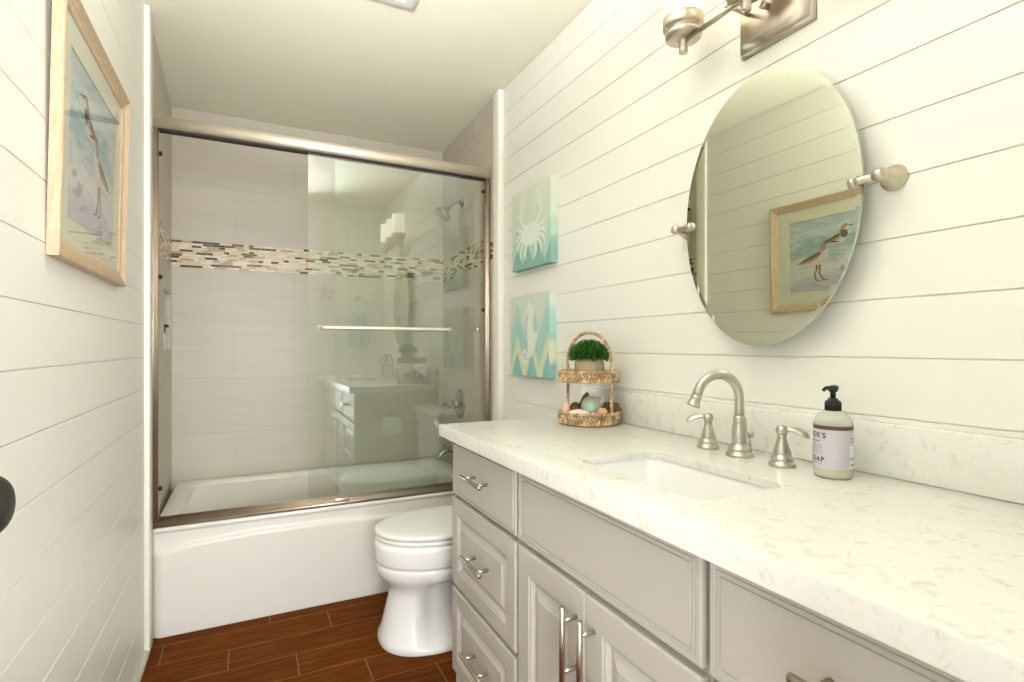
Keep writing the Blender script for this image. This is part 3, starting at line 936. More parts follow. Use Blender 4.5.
# ------------------------------------------------------------------ faucet
fa = empty('faucet', (1.375, .871, .90), 'brushed nickel widespread gooseneck faucet with two lever handles behind the sink', 'faucet')
def base_prof(k=1.0, top=.1):
    return [(0, 0), (.036 * k, 0), (.037 * k, .003), (.036 * k, .007), (.031 * k, .010), (.029 * k, .0125), (.031 * k, .016), (.030 * k, .020), (.025 * k, .0235)]
bm = BM()
FX, FY = 1.375, .871
lathe(bm, base_prof(.82) + [(.0172, .028), (.0166, .032), (.0172, .040), (.0176, .050), (.0162, .066), (.0142, .076), (.0136, .079), (.0150, .0805), (.0150, .083), (.0135, .0845), (.0135, .087), (.0148, .0885), (.0148, .0905), (.0120, .092), (.0105, .096)], (FX, FY, .9), seg=36)
pts = [(FX, FY, .992), (FX, FY, 1.01), (FX, FY, 1.03)]
R = .056
for k in range(1, 15):
    a = math.radians(162 * k / 14)
    off = R - R * math.cos(a)
    pts.append((FX - off * .90, FY + off * .28, 1.034 + R * math.sin(a)))
p_end = Vector(pts[-1]); p_dir = (Vector(pts[-1]) - Vector(pts[-2])).normalized()
pts += [tuple(p_end + p_dir * .012)]
tube(bm, pts, [.0108] * (len(pts) - 1) + [.0106], 20)
obj('spout', bm, 'nickel', fa, angle=40)
bm = BM()
tip = Vector(pts[-1])
lathe(bm, [(.0104, -.002), (.0122, 0), (.0122, .0035), (.0112, .005), (.013, .014), (.0152, .021), (.015, .024), (.010, .0245), (0, .022)], tip, p_dir, 26)
obj('aerator', bm, 'nickel', fa)
bm = BM()
cyl(bm, (FX + .034, FY - .002, .9), (FX + .034, FY - .002, .945), .003, 10)
lathe(bm, [(.003, 0), (.007, .003), (.0085, .009), (.007, .014), (.003, .018), (0, .019)], (FX + .034, FY - .002, .940), seg=16)
obj('lift_rod', bm, 'nickel', fa)
def handle(hx, hy, dx, dy, sgn=1):
    b = BM()
    lathe(b, base_prof(.72) + [(.0172, .026), (.0182, .029), (.0172, .032), (.0150, .038), (.0125, .047), (.0102, .056), (.0088, .062), (.0098, .064), (.0098, .0665), (.0085, .068)], (hx, hy, .9), seg=32)
    h = obj('handle', b, 'nickel', fa, angle=40)
    b = BM()
    lathe(b, [(.008, .067), (.0112, .070), (.0130, .0755), (.0122, .0815), (.0085, .086), (.003, .0875), (0, .0878)], (hx, hy, .9), seg=26)
    D = Vector((dx, dy, 0)).normalized()
    side = Vector((-D.y, D.x, 0))
    rings = []
    for t, wd, th, z in ((.007, .0044, .0044, .9775), (.015, .0042, .0042, .978), (.022, .0058, .0040, .9782), (.030, .0088, .0038, .9765), (.038, .0104, .0036, .9735), (.046, .0088, .0032, .970), (.052, .0045, .0026, .967)):
        c = Vector((hx, hy, z)) + D * t
        wv = side * .62 * sgn - Vector((0, 0, .78))
        up = Vector((0, 0, 1)) * .62 + side * .78 * sgn
        rings.append([c + wv * (wd * math.cos(2 * PI * q / 14)) + up * (th * math.sin(2 * PI * q / 14)) for q in range(14)])
    loft(b, rings)
    obj('lever', b, 'nickel', h, angle=50)
handle(1.385, .974, -.55, .62)
handle(1.37, .757, .52, -.85, -1)

# ------------------------------------------------------------------ soap dispenser
SPX, SPY = 1.3765, .651
so = empty('soap_dispenser', (SPX, SPY, .9), 'clear soap pump bottle with a lilac label and black pump beside the faucet', 'soap bottle')
bm = BM()
r = .0338
lathe(bm, [(0, .001), (r * .86, 0), (r * .96, .003), (r, .009), (r, .101), (r * .985, .109), (r * .9, .117), (r * .72, .124), (r * .5, .128), (.0130, .130), (.0130, .135)], (SPX, SPY, .9), seg=48)
obj('bottle', bm, 'bottle', so, angle=50)
bm = BM()
lathe(bm, [(0, .0025), (r * .84, .0015), (r * .95, .004), (r * .985, .0095), (r * .985, .024), (0, .024)], (SPX, SPY, .9), seg=48)
tag(obj('liquid_soap', bm, 'soap_liquid', so), 'pale yellow liquid soap')
# label, wrapped round the bottle; phi measured in the horizontal plane
view = math.atan2(0 - SPY, .35 - SPX)
def onb(phi, z, rad): return (SPX + rad * math.cos(phi), SPY + rad * math.sin(phi), .9 + z)
bm = BM()
def lab(phi0, phi1, z0, z1, rad, mi, n=30):
    vs = [[bm.verts.new(onb(phi0 + (phi1 - phi0) * k / n, z, rad)) for z in (z0, z1)] for k in range(n + 1)]
    for k in range(n): bm.faces.new((vs[k][0], vs[k + 1][0], vs[k + 1][1], vs[k][1])).material_index = mi
d2 = math.radians
lab(view - d2(190), view + d2(100), .020, .0945, r + .0004, 0, 80)
lab(view - d2(190), view + d2(100), .095, .1015, r + .0004, 1, 80)
lab(view - d2(190), view + d2(100), .1018, .1026, r + .0005, 3, 60)
# white patches on the right, printed lines on the left (phi grows to the left seen from above? set by sign below)
SG = 1   # image right = phi decreasing or increasing
def ph(deg): return view + SG * d2(deg)
def text_on(txt, deg_c, z, size, mi, bold=0.0):
    cu = bpy.data.curves.new('lettering', 'FONT')
    cu.body = txt; cu.size = size; cu.align_x = 'CENTER'; cu.align_y = 'CENTER'; cu.offset = bold; cu.space_character = 1.15
    ob = bpy.data.objects.new('lettering', cu); C.objects.link(ob)
    dg = bpy.context.evaluated_depsgraph_get()
    me = bpy.data.meshes.new_from_object(ob.evaluated_get(dg))
    bpy.data.objects.remove(ob)
    t = BM(); t.from_mesh(me); bpy.data.meshes.remove(me)
    bmesh.ops.subdivide_edges(t, edges=[e for e in t.edges if e.calc_length() > .004], cuts=1)
    for v in t.verts:
        p = onb(view + SG * (d2(deg_c) + v.co.x / r), z + v.co.y, r + .0008)
        v.co = p
    for f in t.faces: f.material_index = mi
    merge(bm, t)
text_on("MEYER'S", -69, .083, .0142, 3, .0003)
text_on('CLEAN DAY', -67, .0715, .0055, 3, .0001)
text_on('SOAP', -56, .0365, .0135, 3, .0003)
for z in (.063, .0585, .054, .0495, .028): lab(ph(-95), ph(-31), z, z + .0011, r + .0007, 4, 20)
lab(ph(52), ph(86), .044, .066, r + .0007, 2, 10); lab(ph(52), ph(86), .024, .035, r + .0007, 2, 10)
for z in (.078, .072, .040): lab(ph(56), ph(84), z, z + .002, r + .0008, 4, 10)
lab(ph(58), ph(80), .0265, .031, r + .0009, 4, 8)
tag(obj('label', bm, ['label_lilac', 'label_brown', 'label_white', 'ink', 'ink_grey'], so, smooth=True, angle=60), 'lilac paper label with dark lettering')
bm = BM()
lathe(bm, [(0, .128), (.0128, .128), (.0135, .130), (.0135, .147), (.0128, .149), (.0090, .150), (.0085, .154)], (SPX, SPY, .9), seg=36)
for k in range(28):
    a = 2 * PI * k / 28
    cyl(bm, (SPX + .0135 * math.cos(a), SPY + .0135 * math.sin(a), 1.030), (SPX + .0135 * math.cos(a), SPY + .0135 * math.sin(a), 1.046), .0011, 6)
obj('pump_collar', bm, 'black', so)
bm = BM()
lathe(bm, [(.005, .150), (.005, .165), (.0085, .168), (.009, .173), (.0075, .177), (0, .178)], (SPX, SPY, .9), seg=24)
nd = Vector((-.80, .25, 0)).normalized()
nd = Vector((-.93, .2, 0)).normalized()
p0 = Vector((SPX, SPY, 1.074))
tube(bm, [p0 - nd * .009, p0, p0 + nd * .010, p0 + nd * .017, p0 + nd * .0215 + Vector((0, 0, -.003)), p0 + nd * .0225 + Vector((0, 0, -.006))], [.005, .0058, .0042, .0036, .0034, .0034], 12)
obj('pump_head', bm, 'black', so)

# ------------------------------------------------------------------ two tier basket with shells and plant
BX, BYc = 1.364, 1.466
BR = .097
ba = empty('two_tier_basket', (BX, BYc, .90), 'two tier woven seagrass basket with an arched handle on the countertop', 'basket')
def tray(name, z0, h):
    b = BM()
    # floor of coiled rope
    rr_ = .008
    while rr_ < BR - .008:
        tube(b, [(BX + rr_ * math.cos(2 * PI * k / 36), BYc + rr_ * math.sin(2 * PI * k / 36), z0 + .005) for k in range(36)], .0048, 6, closed=True)
        rr_ += .0088
    N = 54
    # woven wall: slanting strands in two rows
    for row, (a, c, lean) in enumerate(((z0 + .002, z0 + h * .55, .55), (z0 + h * .48, z0 + h - .004, -.55))):
        for k in range(N):
            t0 = 2 * PI * (k + .5 * row) / N
            p = []
            for q in range(4):
                f = q / 3
                t = t0 + lean * (f - .5) * 2 * PI / N * 1.3
                rad = BR + .0035 * math.sin(PI * f) + random.uniform(-.0006, .0006)
                p.append((BX + rad * math.cos(t), BYc + rad * math.sin(t), a + (c - a) * f))
            tube(b, p, [.0028, .0040, .0040, .0028], 6)
    for k in range(40):     # rim braid
        t0, t1 = 2 * PI * k / 40, 2 * PI * (k + 1.35) / 40
        for s in (0,):
            p = []
            for q in range(5):
                f = q / 4; t = t0 + (t1 - t0) * f
                p.append((BX + (BR + .003 - .006 * f) * math.cos(t), BYc + (BR + .003 - .006 * f) * math.sin(t), z0 + h - .004 + .005 * math.sin(PI * f)))
            tube(b, p, [.003, .005, .0054, .005, .003], 6)
    for k in range(40):
        t0, t1 = 2 * PI * k / 40, 2 * PI * (k + 1.35) / 40
        p = []
        for q in range(5):
            f = q / 4; t = t0 + (t1 - t0) * f
            p.append((BX + (BR + .002 - .003 * f) * math.cos(t), BYc + (BR + .002 - .003 * f) * math.sin(t), z0 + .005 + .003 * math.sin(PI * f)))
        tube(b, p, [.003, .0048, .005, .0048, .003], 6)
    return tag(obj(name, b, 'rope', ba, angle=80))
tray('lower_tray', .9005, .037)
tray('upper_tray', 1.037, .035)
hd = Vector((-.27, .963, 0)).normalized()
bm = BM()
path = []
HR = .093
cb_ = Vector((BX, BYc, 0))
for z in [.905 + .018 * k for k in range(12)]: path.append(cb_ + hd * HR + Vector((0, 0, z)))
zt_ = path[-1].z
for k in range(1, 24):
    a = PI * k / 24
    path.append(cb_ + hd * HR * math.cos(a) + Vector((0, 0, zt_ + .098 * math.sin(a))))
for z in [.905 + .018 * k for k in range(11, -1, -1)]: path.append(cb_ - hd * HR + Vector((0, 0, z)))
# wrapped rope: core + spiral wraps
tube(bm, path, .0042, 8)
dens = []
for a, b in zip(path[:-1], path[1:]):
    for q in range(8): dens.append(a.lerp(b, q / 8))
for ph0 in (0, PI):
    sp_ = []
    for i, p in enumerate(dens):
        t = (dens[min(i + 1, len(dens) - 1)] - dens[max(i - 1, 0)]).normalized()
        nrm = Vector((hd.y, -hd.x, 0)); bi = t.cross(nrm)
        a = ph0 + i * .75
        sp_.append(p + (nrm * math.cos(a) + bi * math.sin(a)) * .003)
    for s in range(0, len(sp_) - 9, 8): tube(bm, sp_[s:s + 10], .0031, 6)
obj('handle', bm, 'rope', ba, angle=80)

# plant
PX, PY, PZ = BX - .020, BYc - .030, 1.0475
pl = empty('potted_plant', (PX, PY, PZ), 'small round green boxwood plant in a stone pot on the upper basket tier', 'plant')
bm = BM()
lathe(bm, [(0, 0), (.036, 0), (.043, .006), (.0475, .022), (.048, .042), (.0465, .058), (.043, .066), (.040, .067), (.038, .062), (.037, .056), (0, .056)], (PX, PY, PZ), seg=32)
obj('pot', bm, 'pot', pl, angle=50)
bm = BM(); lathe(bm, [(0, .056), (.0365, .056), (.03, .063), (0, .066)], (PX, PY, PZ), seg=24)
obj('soil', bm, 'soil', pl)
bm = BM()
rg = random.Random(3)
cx, cy, cz = PX, PY, PZ + .076
lathe(bm, [(0, -.008), (.04, -.006), (.050, .006), (.046, .022), (.03, .034), (0, .039)], (cx, cy, cz), seg=20)
for k in range(2600):
    u = rg.uniform(-.22, 1); t = rg.uniform(0, 2 * PI)
    s = math.sqrt(max(0, 1 - u * u))
    d = Vector((s * math.cos(t), s * math.sin(t), u))
    base = Vector((cx, cy, cz)) + Vector((d.x * .049, d.y * .049, d.z * .039))
    L = rg.uniform(.010, .022)
    jit = Vector((rg.uniform(-1, 1), rg.uniform(-1, 1), rg.uniform(-.6, 1))) * .55
    dd = (d + jit).normalized()
    _, e1, e2 = basis(dd)
    a = rg.uniform(0, 2 * PI); w = (e1 * math.cos(a) + e2 * math.sin(a)) * rg.uniform(.0016, .003)
    bm.faces.new([bm.verts.new(p) for p in (base, base + dd * L * .55 + w, base + dd * L, base + dd * L * .55 - w)])
o = obj('foliage', bm, 'leaf', pl, smooth=False)

# shells in the lower tray
def blob(name, c, rx, ry, rz, mat, label, cat, rot=0, tilt=0, bumpy=.05, seed=1, taper=0, ridge=0):
    grp = 'shells in the lower basket tier' if cat == 'shell' else None
    b = BM()
    bmesh.ops.create_icosphere(b, subdivisions=4, radius=1)
    R_ = Matrix.Rotation(rot, 3, 'Z') @ Matrix.Rotation(tilt, 3, 'Y')
    for v in b.verts:
        n_ = v.co.normalized()
        k = 1 + bumpy * noise.noise(n_ * 2.2 + Vector((seed * 3.1, seed, 0)))
        if ridge: k += ridge * math.sin(math.atan2(n_.y, n_.z) * 16)
        p = Vector((n_.x * rx, n_.y * ry * (1 - taper * n_.x), n_.z * rz * (1 - taper * n_.x))) * k
        v.co = R_ @ p + Vector(c)
    return tag(obj(name, b, mat, angle=80), label, cat, grp)
TZ0 = .912
vd = Vector((.577, .83, 0)).normalized()      # away from the camera
rd = Vector((.83, -.577, 0)).normalized()     # to the right in the picture
def bp(r_, d_, z): return tuple(Vector((BX, BYc, z)) + rd * r_ + vd * d_)
blob('seashell', bp(.008, -.012, .955), .034, .034, .036, 'shell_mint', 'large round mint green shell in the middle of the lower basket tier', 'shell', bumpy=.03, seed=2)
blob('seashell', bp(-.032, -.060, .938), .034, .016, .015, 'shell_white', 'long smooth white shell at the front of the lower basket tier', 'shell', rot=-.6, seed=3)
blob('seashell', bp(-.076, -.022, .944), .012, .015, .030, 'shell_pink', 'tall pale pink shell at the left of the lower basket tier', 'shell', rot=.3, tilt=.12, seed=4)
blob('seashell', bp(.042, -.058, .944), .0185, .016, .014, 'shell_peach', 'small round peach coloured shell at the front right of the lower tier', 'shell', seed=5)
blob('seashell', bp(.014, -.076, .932), .018, .012, .012, 'shell_white', 'small cream shell tucked against the front rim of the lower tier', 'shell', rot=.4, seed=6)
blob('seashell', bp(-.046, .0, .945), .024, .020, .024, 'shell_brown', 'glossy dark brown speckled shell behind the long white shell', 'shell', rot=.9, bumpy=.2, seed=7, ridge=.06)
blob('seashell', bp(-.018, .032, .962), .014, .014, .040, 'shell_tan', 'upright tan shell behind the mint green shell', 'shell', tilt=.35, rot=-.5, bumpy=.15, seed=8, taper=.1)
blob('seashell', bp(.034, .018, .962), .013, .022, .030, 'shell_white', 'white scallop shell leaning behind the mint green shell', 'shell', rot=-.4, tilt=.3, seed=9, ridge=.04)
blob('driftwood', bp(.058, .012, .945), .046, .018, .022, 'wood_dark', 'dark rough driftwood piece at the right of the lower basket tier', 'driftwood', rot=-.9, tilt=-.12, bumpy=.5, seed=10, ridge=.08)
blob('seashell', bp(.066, -.036, .935), .014, .012, .012, 'shell_brown', 'small reddish brown shell beside the handle at the lower right', 'shell', bumpy=.2, seed=12)

# ------------------------------------------------------------------ canvas prints on the right wall
def canvas(name, y0, y1, z0, z1, mats, draw, label):
    b = BM()
    XFc = XR - .034
    bbox_bev(b, XFc, XR - .0008, y0, y1, z0, z1, .002)
    cy_, cz_ = (y0 + y1) / 2, (z0 + z1) / 2
    w2, h2 = (y1 - y0) / 2, (z1 - z0) / 2
    # f3: u to the right in the picture (towards the camera = -y), v up, both -1..1
    f3 = lambda u, v, d=.0006: (XFc - d, cy_ - u * w2 * k_, cz_ + v * h2 * k_)
    k_ = 1.12 if draw is draw_crab else 1.0
    draw(b, f3)
    return tag(obj(name, b, mats, smooth=False), label, 'canvas', 'canvas prints')
def fan(b, f3, pts, mi, d=.0006):
    poly(b, [f3(u, v, d) for u, v in pts], mi)
def draw_crab(b, f3):
    body = []
    for k in range(40):
        a = 2 * PI * k / 40
        body.append((.02 + .40 * math.cos(a) * (1 + .10 * math.sin(a)), -.16 + .25 * math.sin(a)))
    fan(b, f3, body, 1, .0009)
    f = lambda u, v: f3(u, v, .0011)
    for s in (-1, 1):
        c = .02
        ribbon(b, f, [(c + s * .26, .02), (c + s * .42, .16), (c + s * .50, .30), (c + s * .44, .44)], [.09, .09, .10, .08], 1)
        ribbon(b, f, [(c + s * .46, .36), (c + s * .47, .54), (c + s * .36, .68), (c + s * .20, .76)], [.10, .17, .15, .02], 2)
        ribbon(b, f, [(c + s * .42, .42), (c + s * .30, .50), (c + s * .22, .62)], [.10, .08, .02], 2)
        for k, (a0, l1, l2, a1) in enumerate(((20, .22, .22, 20), (2, .26, .24, -30), (-16, .28, .26, -58), (-36, .24, .26, -80))):
            a0r, a1r = math.radians(a0), math.radians(a1)
            p0_ = (c + s * .36 * math.cos(a0r), -.16 + .24 * math.sin(a0r))
            p1 = (p0_[0] + s * l1 * math.cos(a0r) * .8, p0_[1] + l1 * math.sin(a0r) * .9)
            p2 = (p1[0] + s * l2 * math.cos(a1r) * .7, p1[1] + l2 * math.sin(a1r))
            ribbon(b, f, [p0_, ((p0_[0] + p1[0]) / 2, (p0_[1] + p1[1]) / 2 + .02), p1, ((p1[0] + p2[0]) / 2 + s * .02, (p1[1] + p2[1]) / 2), p2], [.09, .075, .07, .055, .01], 1)
        ribbon(b, f, [(c + s * .20, -.36), (c + s * .26, -.52), (c + s * .22, -.70)], [.10, .10, .03], 1)
canvas('canvas_print', 1.870, 2.222, 1.502, 1.858, ['crab_bg', 'print_white', 'print_pale'], draw_crab, 'upper canvas print of a white crab on green zigzags')
def draw_sea(b, f3):
    f = lambda u, v: f3(u, v, .0008)
    ribbon(b, f, [(-.42, .34), (-.30, .44), (-.16, .56), (-.02, .68), (.10, .74)], [.05, .07, .10, .2, .22], 2)
    ribbon(b, f, [(.02, .80), (.12, .62), (.10, .40), (.06, .20), (.12, -.02), (.14, -.22), (.06, -.40), (-.04, -.54)], [.08, .30, .26, .30, .42, .40, .28, .16], 1)
    sp2 = []
    for k in range(26):
        a = math.radians(-40 - 30 * k * .62)
        rr2 = .24 - .0078 * k
        sp2.append((-.20 + rr2 * math.cos(a) * .72, -.50 + rr2 * math.sin(a) * .8))
    ribbon(b, lambda u, v: f3(u, v, .001), sp2, [.12 - .003 * k for k in range(26)], 1)
    fan(b, f3, [(.30, .06), (.46, .14), (.44, -.12), (.30, -.18)], 2, .0007)
canvas('canvas_print', 1.880, 2.236, 1.024, 1.384, ['sea_bg', 'print_white', 'print_pale'], draw_sea, 'lower canvas print of a pale seahorse on aqua zigzags')

# ------------------------------------------------------------------ oval pivot mirror
mi = empty('oval_mirror', (1.47, .858, 1.155), 'oval mirror without a frame, held by two nickel pivots above the sink', 'mirror')
MY, MZ, MA, MB_ = .868, 1.483, .235, .327
MX = 1.44
bm = BM()
def ell(s, x, ins=0): return [(x, MY + (MA - ins) * math.cos(2 * PI * k / 96), MZ + (MB_ - ins) * math.sin(2 * PI * k / 96)) for k in range(96)]
rv = loft(bm, [ell(1, MX + .006), ell(1, MX + .00015)], cap1=False, mi=1)
bevel = [ell(1, MX + .00015), ell(1, MX, .010)]
for r_ in (loft(bm, bevel, cap0=False, cap1=True, mi=0),): pass
bmesh.ops.remove_doubles(bm, verts=bm.verts[:], dist=1e-5)
bmesh.ops.recalc_face_normals(bm, faces=bm.faces[:])
gm = obj('mirror_glass', bm, ['mirror', 'mirror_edge'], mi, smooth=False)
for sg in (1, -1):
    yy = .872 + sg * .272
    b = BM()
    lathe(b, [(0, 0), (.024, 0), (.0255, .003), (.024, .007), (.018, .011), (.0165, .022), (.013, .034), (.0105, .044), (.0115, .048), (.0095, .051)], (XR - .0005, yy, MZ + .004), (-1, 0, 0), 28)
    lathe(b, [(0, -.014), (.009, -.012), (.0135, -.004), (.0135, .004), (.009, .012), (0, .014)], (XR - .05, yy, MZ + .004), (0, 1, 0), 22)
    e = Vector((XR - .05, yy, MZ + .004)); f_ = Vector((MX - .002, MY + sg * .212, MZ))
    d_ = (f_ - e)
    lathe(b, [(.008, .008), (.0075, .03), (.0085, .05), (.011, d_.length - .018), (.0125, d_.length - .006), (.010, d_.length)], e, d_, 20)
    tag(obj('pivot_bracket', b, 'nickel_warm', mi), 'nickel pivot post')

# ------------------------------------------------------------------ vanity light
vl = empty('vanity_light', (XR, .857, 1.95), 'brushed nickel bar light with frosted glass shades above the oval mirror', 'wall light')
bm = BM()
def rc(ins, x): return [(x, .857 + a * (.098 - ins), 1.952 + b * (.064 - ins)) for a, b in ((-1, -1), (1, -1), (1, 1), (-1, 1))]
loft(bm, [rc(0, XR - .0005), rc(0, XR - .010), rc(.004, XR - .013), rc(.006, XR - .020), rc(.018, XR - .034), rc(.021, XR - .036)])
obj('back_plate', bm, 'nickel_warm', vl, angle=25)
bm = BM()
lathe(bm, [(0, 0), (.007, 0), (.007, .012), (.0095, .014), (.0095, .02), (.006, .024), (0, .025)], (XR - .035, .857, 1.962), (-1, 0, 0), 18)
obj('cap_nut', bm, 'nickel_warm', vl)
LX, LZ = 1.376, 1.962
for yy in (.912, .802):
    b = BM(); cyl(b, (XR - .034, yy, LZ + .012), (LX, yy, LZ + .012), .0052, 14)
    obj('stand_off', b, 'nickel_warm', vl)
bm = BM(); cyl(bm, (LX, .655, LZ - .004), (LX, 1.050, LZ - .004), .0062, 16)
obj('cross_bar', bm, 'nickel_warm', vl)
lh = None
for yy in (1.050, .853, .656):
    if lh is None:
        b = BM()
        lathe(b, [(0, -.034), (.0105, -.034), (.0115, -.031), (.0115, -.006), (.016, -.002), (.026, 0), (.044, .004), (.047, .010), (.047, .018), (.043, .022), (.043, .026), (.051, .029), (.0525, .032), (.0525, .056), (.0505, .058), (.0495, .058), (.0495, .034), (0, .034)], (LX, yy, LZ), seg=44)
        lh = obj('lamp_holder', b, 'nickel_warm', vl, angle=35)
        b = BM()
        lathe(b, [(.046, .036), (.0475, .040), (.0475, .20), (.046, .202), (.0445, .20), (.0445, .040)], (LX, yy, LZ), seg=44, caps=False)
        lathe(b, [(0, .037), (.0455, .037)], (LX, yy, LZ), seg=44, caps=False)
        shd = obj('shade', b, 'shade', lh, angle=50)
        tag(shd, 'frosted white glass cylinder shade, lit')
        y_first = yy
    else:
        c = copy_part(lh, vl, (0, yy - y_first, 0))
        c2 = copy_part(shd, c, (0, 0, 0))

# ------------------------------------------------------------------ framed bird picture
pf = empty('framed_picture', (0, 1.62, 1.33), 'oak framed watercolour of two shorebirds hanging on the left wall', 'picture')
PY0, PY1, PZ0, PZ1, FT = 1.31, 1.93, 1.332, 1.888, .022
def rect3(y0, y1, z0, z1, x): return [(x, y0, z0), (x, y1, z0), (x, y1, z1), (x, y0, z1)]
def lean(bm_):
    for v in bm_.verts: v.co.x += max(0, (v.co.z - PZ0)) * .02
bm = BM()
fr_prof = [(0, .001), (0, FT - .003), (.002, FT - .001), (.009, FT), (.011, FT - .0025), (.016, FT - .0025), (.018, FT - .005), (.024, FT - .005), (.026, FT - .0075), (.032, FT - .0085), (.036, FT - .011), (.04, FT - .0115), (.04, .002)]
for s in range(4):
    co = [((0, 0), (1, 0)), ((1, 0), (1, 1)), ((1, 1), (0, 1)), ((0, 1), (0, 0))][s]
    rings = []
    for (a, b_) in co:
        rings.append([(x, (PY0 + i) if a == 0 else (PY1 - i), (PZ0 + i) if b_ == 0 else (PZ1 - i)) for i, x in fr_prof])
    loft(bm, rings)
bmesh.ops.recalc_face_normals(bm, faces=bm.faces[:])
lean(bm)
tag(obj('frame', bm, 'oak', pf, angle=25), 'stepped pale oak frame')
IY0, IY1, IZ0, IZ1 = PY0 + .102, PY1 - .106, PZ0 + .100, PZ1 - .102
bm = BM()
A = [bm.verts.new(p) for p in rect3(PY0 + .038, PY1 - .038, PZ0 + .038, PZ1 - .038, .0075)]
B = [bm.verts.new(p) for p in rect3(IY0 - .003, IY1 + .003, IZ0 - .003, IZ1 + .003, .0075)]
B2 = [bm.verts.new(p) for p in rect3(IY0, IY1, IZ0, IZ1, .0055)]
B3 = [bm.verts.new(p) for p in rect3(PY0 + .038, PY1 - .038, PZ0 + .038, PZ1 - .038, .0045)]
for i in range(4):
    j = (i + 1) % 4
    bm.faces.new((A[i], A[j], B[j], B[i]))
    bm.faces.new((B[i], B[j], B2[j], B2[i])).material_index = 1
    bm.faces.new((A[i], B3[i], B3[j], A[j]))
bmesh.ops.recalc_face_normals(bm, faces=bm.faces[:])
lean(bm)
obj('mat_board', bm, ['mat_board', 'mat_core'], pf, smooth=False)
bm = BM()
box(bm, .002, .005, IY0 - .01, IY1 + .01, IZ0 - .01, IZ1 + .01, 0)
W2, H2 = (IY1 - IY0) / 2, (IZ1 - IZ0) / 2
# f: u to the right seen from the room (= -? towards +y is right), v up
def f3(u, v, d=.0003): return (.005 + d, (IY0 + IY1) / 2 + u * W2, (IZ0 + IZ1) / 2 + v * H2)
def el(cu, cv, ru, rv_, rot=0, n=26):
    return [(cu + ru * math.cos(2 * PI * k / n) * math.cos(rot) - rv_ * math.sin(2 * PI * k / n) * math.sin(rot), cv + ru * math.cos(2 * PI * k / n) * math.sin(rot) + rv_ * math.sin(2 * PI * k / n) * math.cos(rot)) for k in range(n)]
def pp(pts, mi_, d=.0003): poly(bm, [f3(u, v, d) for u, v in pts], mi_)
# the mirror shows the picture reversed, so the birds (facing right there) face -u here
for (v0, w, m_) in ((.30, .05, 6), (.12, .07, 6), (-.02, .03, 6), (.46, .03, 6)):
    ribbon(bm, lambda u, v: f3(u, v, .0002), [(.95, v0), (.6, v0 + .03), (.2, v0 + .02), (-.2, v0 + .07), (-.6, v0 + .05), (-.95, v0 + .09)], [.01, w, w * .6, w, w * .5, .01], m_)
def bird(cu, cv, s, far=False):
    P_ = lambda pts: [(cu - x * s, cv + y_ * s) for x, y_ in pts]
    # x to the beak
    body = [(-.62, -.12), (-.40, -.04), (-.2, .10), (0, .22), (.18, .34), (.22, .50), (.30, .60), (.42, .62), (.52, .55), (.54, .45), (.47, .34), (.46, .18), (.42, 0), (.30, -.16), (.12, -.26), (-.10, -.28), (-.30, -.22)]
    pp(P_(body), 3, .0004)
    pp(P_([(.14, .30), (.20, .48), (.28, .60), (.42, .625), (.50, .56), (.40, .50), (.36, .36), (.30, .22)]), 1, .0005)
    pp(P_([(-.66, -.14), (-.42, -.02), (-.2, .12), (0, .22), (.14, .28), (.2, .14), (.06, -.02), (-.18, -.12), (-.4, -.16)]), 1, .0006)
    for k in range(9):
        x = -.5 + k * .07
        ribbon(bm, lambda u, v: f3(u, v, .0008), P_([(x, -.12 + k * .022), (x + .12, -.02 + k * .03), (x + .2, .02 + k * .03)]), [.01, .035 * s, .008], 2)
    pp(P_([(.24, .56), (.32, .62), (.42, .63), (.50, .56), (.38, .54), (.28, .48)]), 1, .0007)
    if far: pp(P_([(.2, .36), (.46, .34), (.48, .14), (.36, 0), (.2, .1)]), 2, .0008)
    ribbon(bm, lambda u, v: f3(u, v, .0008), P_([(.52, .52), (.66, .49), (.80, .46)]), [.07 * s, .045 * s, .01], 2)
    pp(P_(el(.43, .545, .022, .02)), 2, .001)
    if not far:
        for lx, kx, fx in ((.06, -.02, .06), (.16, .14, .30)):
            ribbon(bm, lambda u, v: f3(u, v, .0007), P_([(lx, -.24), (lx - .01, -.42), (kx, -.58), (fx - .03, -.80), (fx + .10, -.82)]), [.07 * s, .05 * s, .05 * s, .05 * s, .02], 4)
bird(.34, -.10, .76)
bird(-.16, .34, .60, True)
rk = random.Random(11)
for (u, v, a, b_) in ((-.62, -.62, .20, .05), (-.40, -.78, .16, .04), (-.76, -.42, .10, .05), (.22, -.88, .24, .02), (-.52, -.52, .12, .04)):
    pts_ = [(p + rk.uniform(-.03, .03), q + rk.uniform(-.03, .03)) for p, q in el(u, v, a, b_, .3, 14)]
    pp(pts_, 5, .0002)
lean(bm)
tag(obj('painting', bm, ['water', 'bird_tan', 'bird_dark', 'bird_white', 'bird_leg', 'rock', 'wash_blue', 'wash_brown'], pf, smooth=False), 'watercolour of two shorebirds on wet sand')
bm = BM(); box(bm, .0082, .0096, PY0 + .038, PY1 - .038, PZ0 + .038, PZ1 - .038); lean(bm)
obj('glazing', bm, 'picglass', pf, smooth=False)

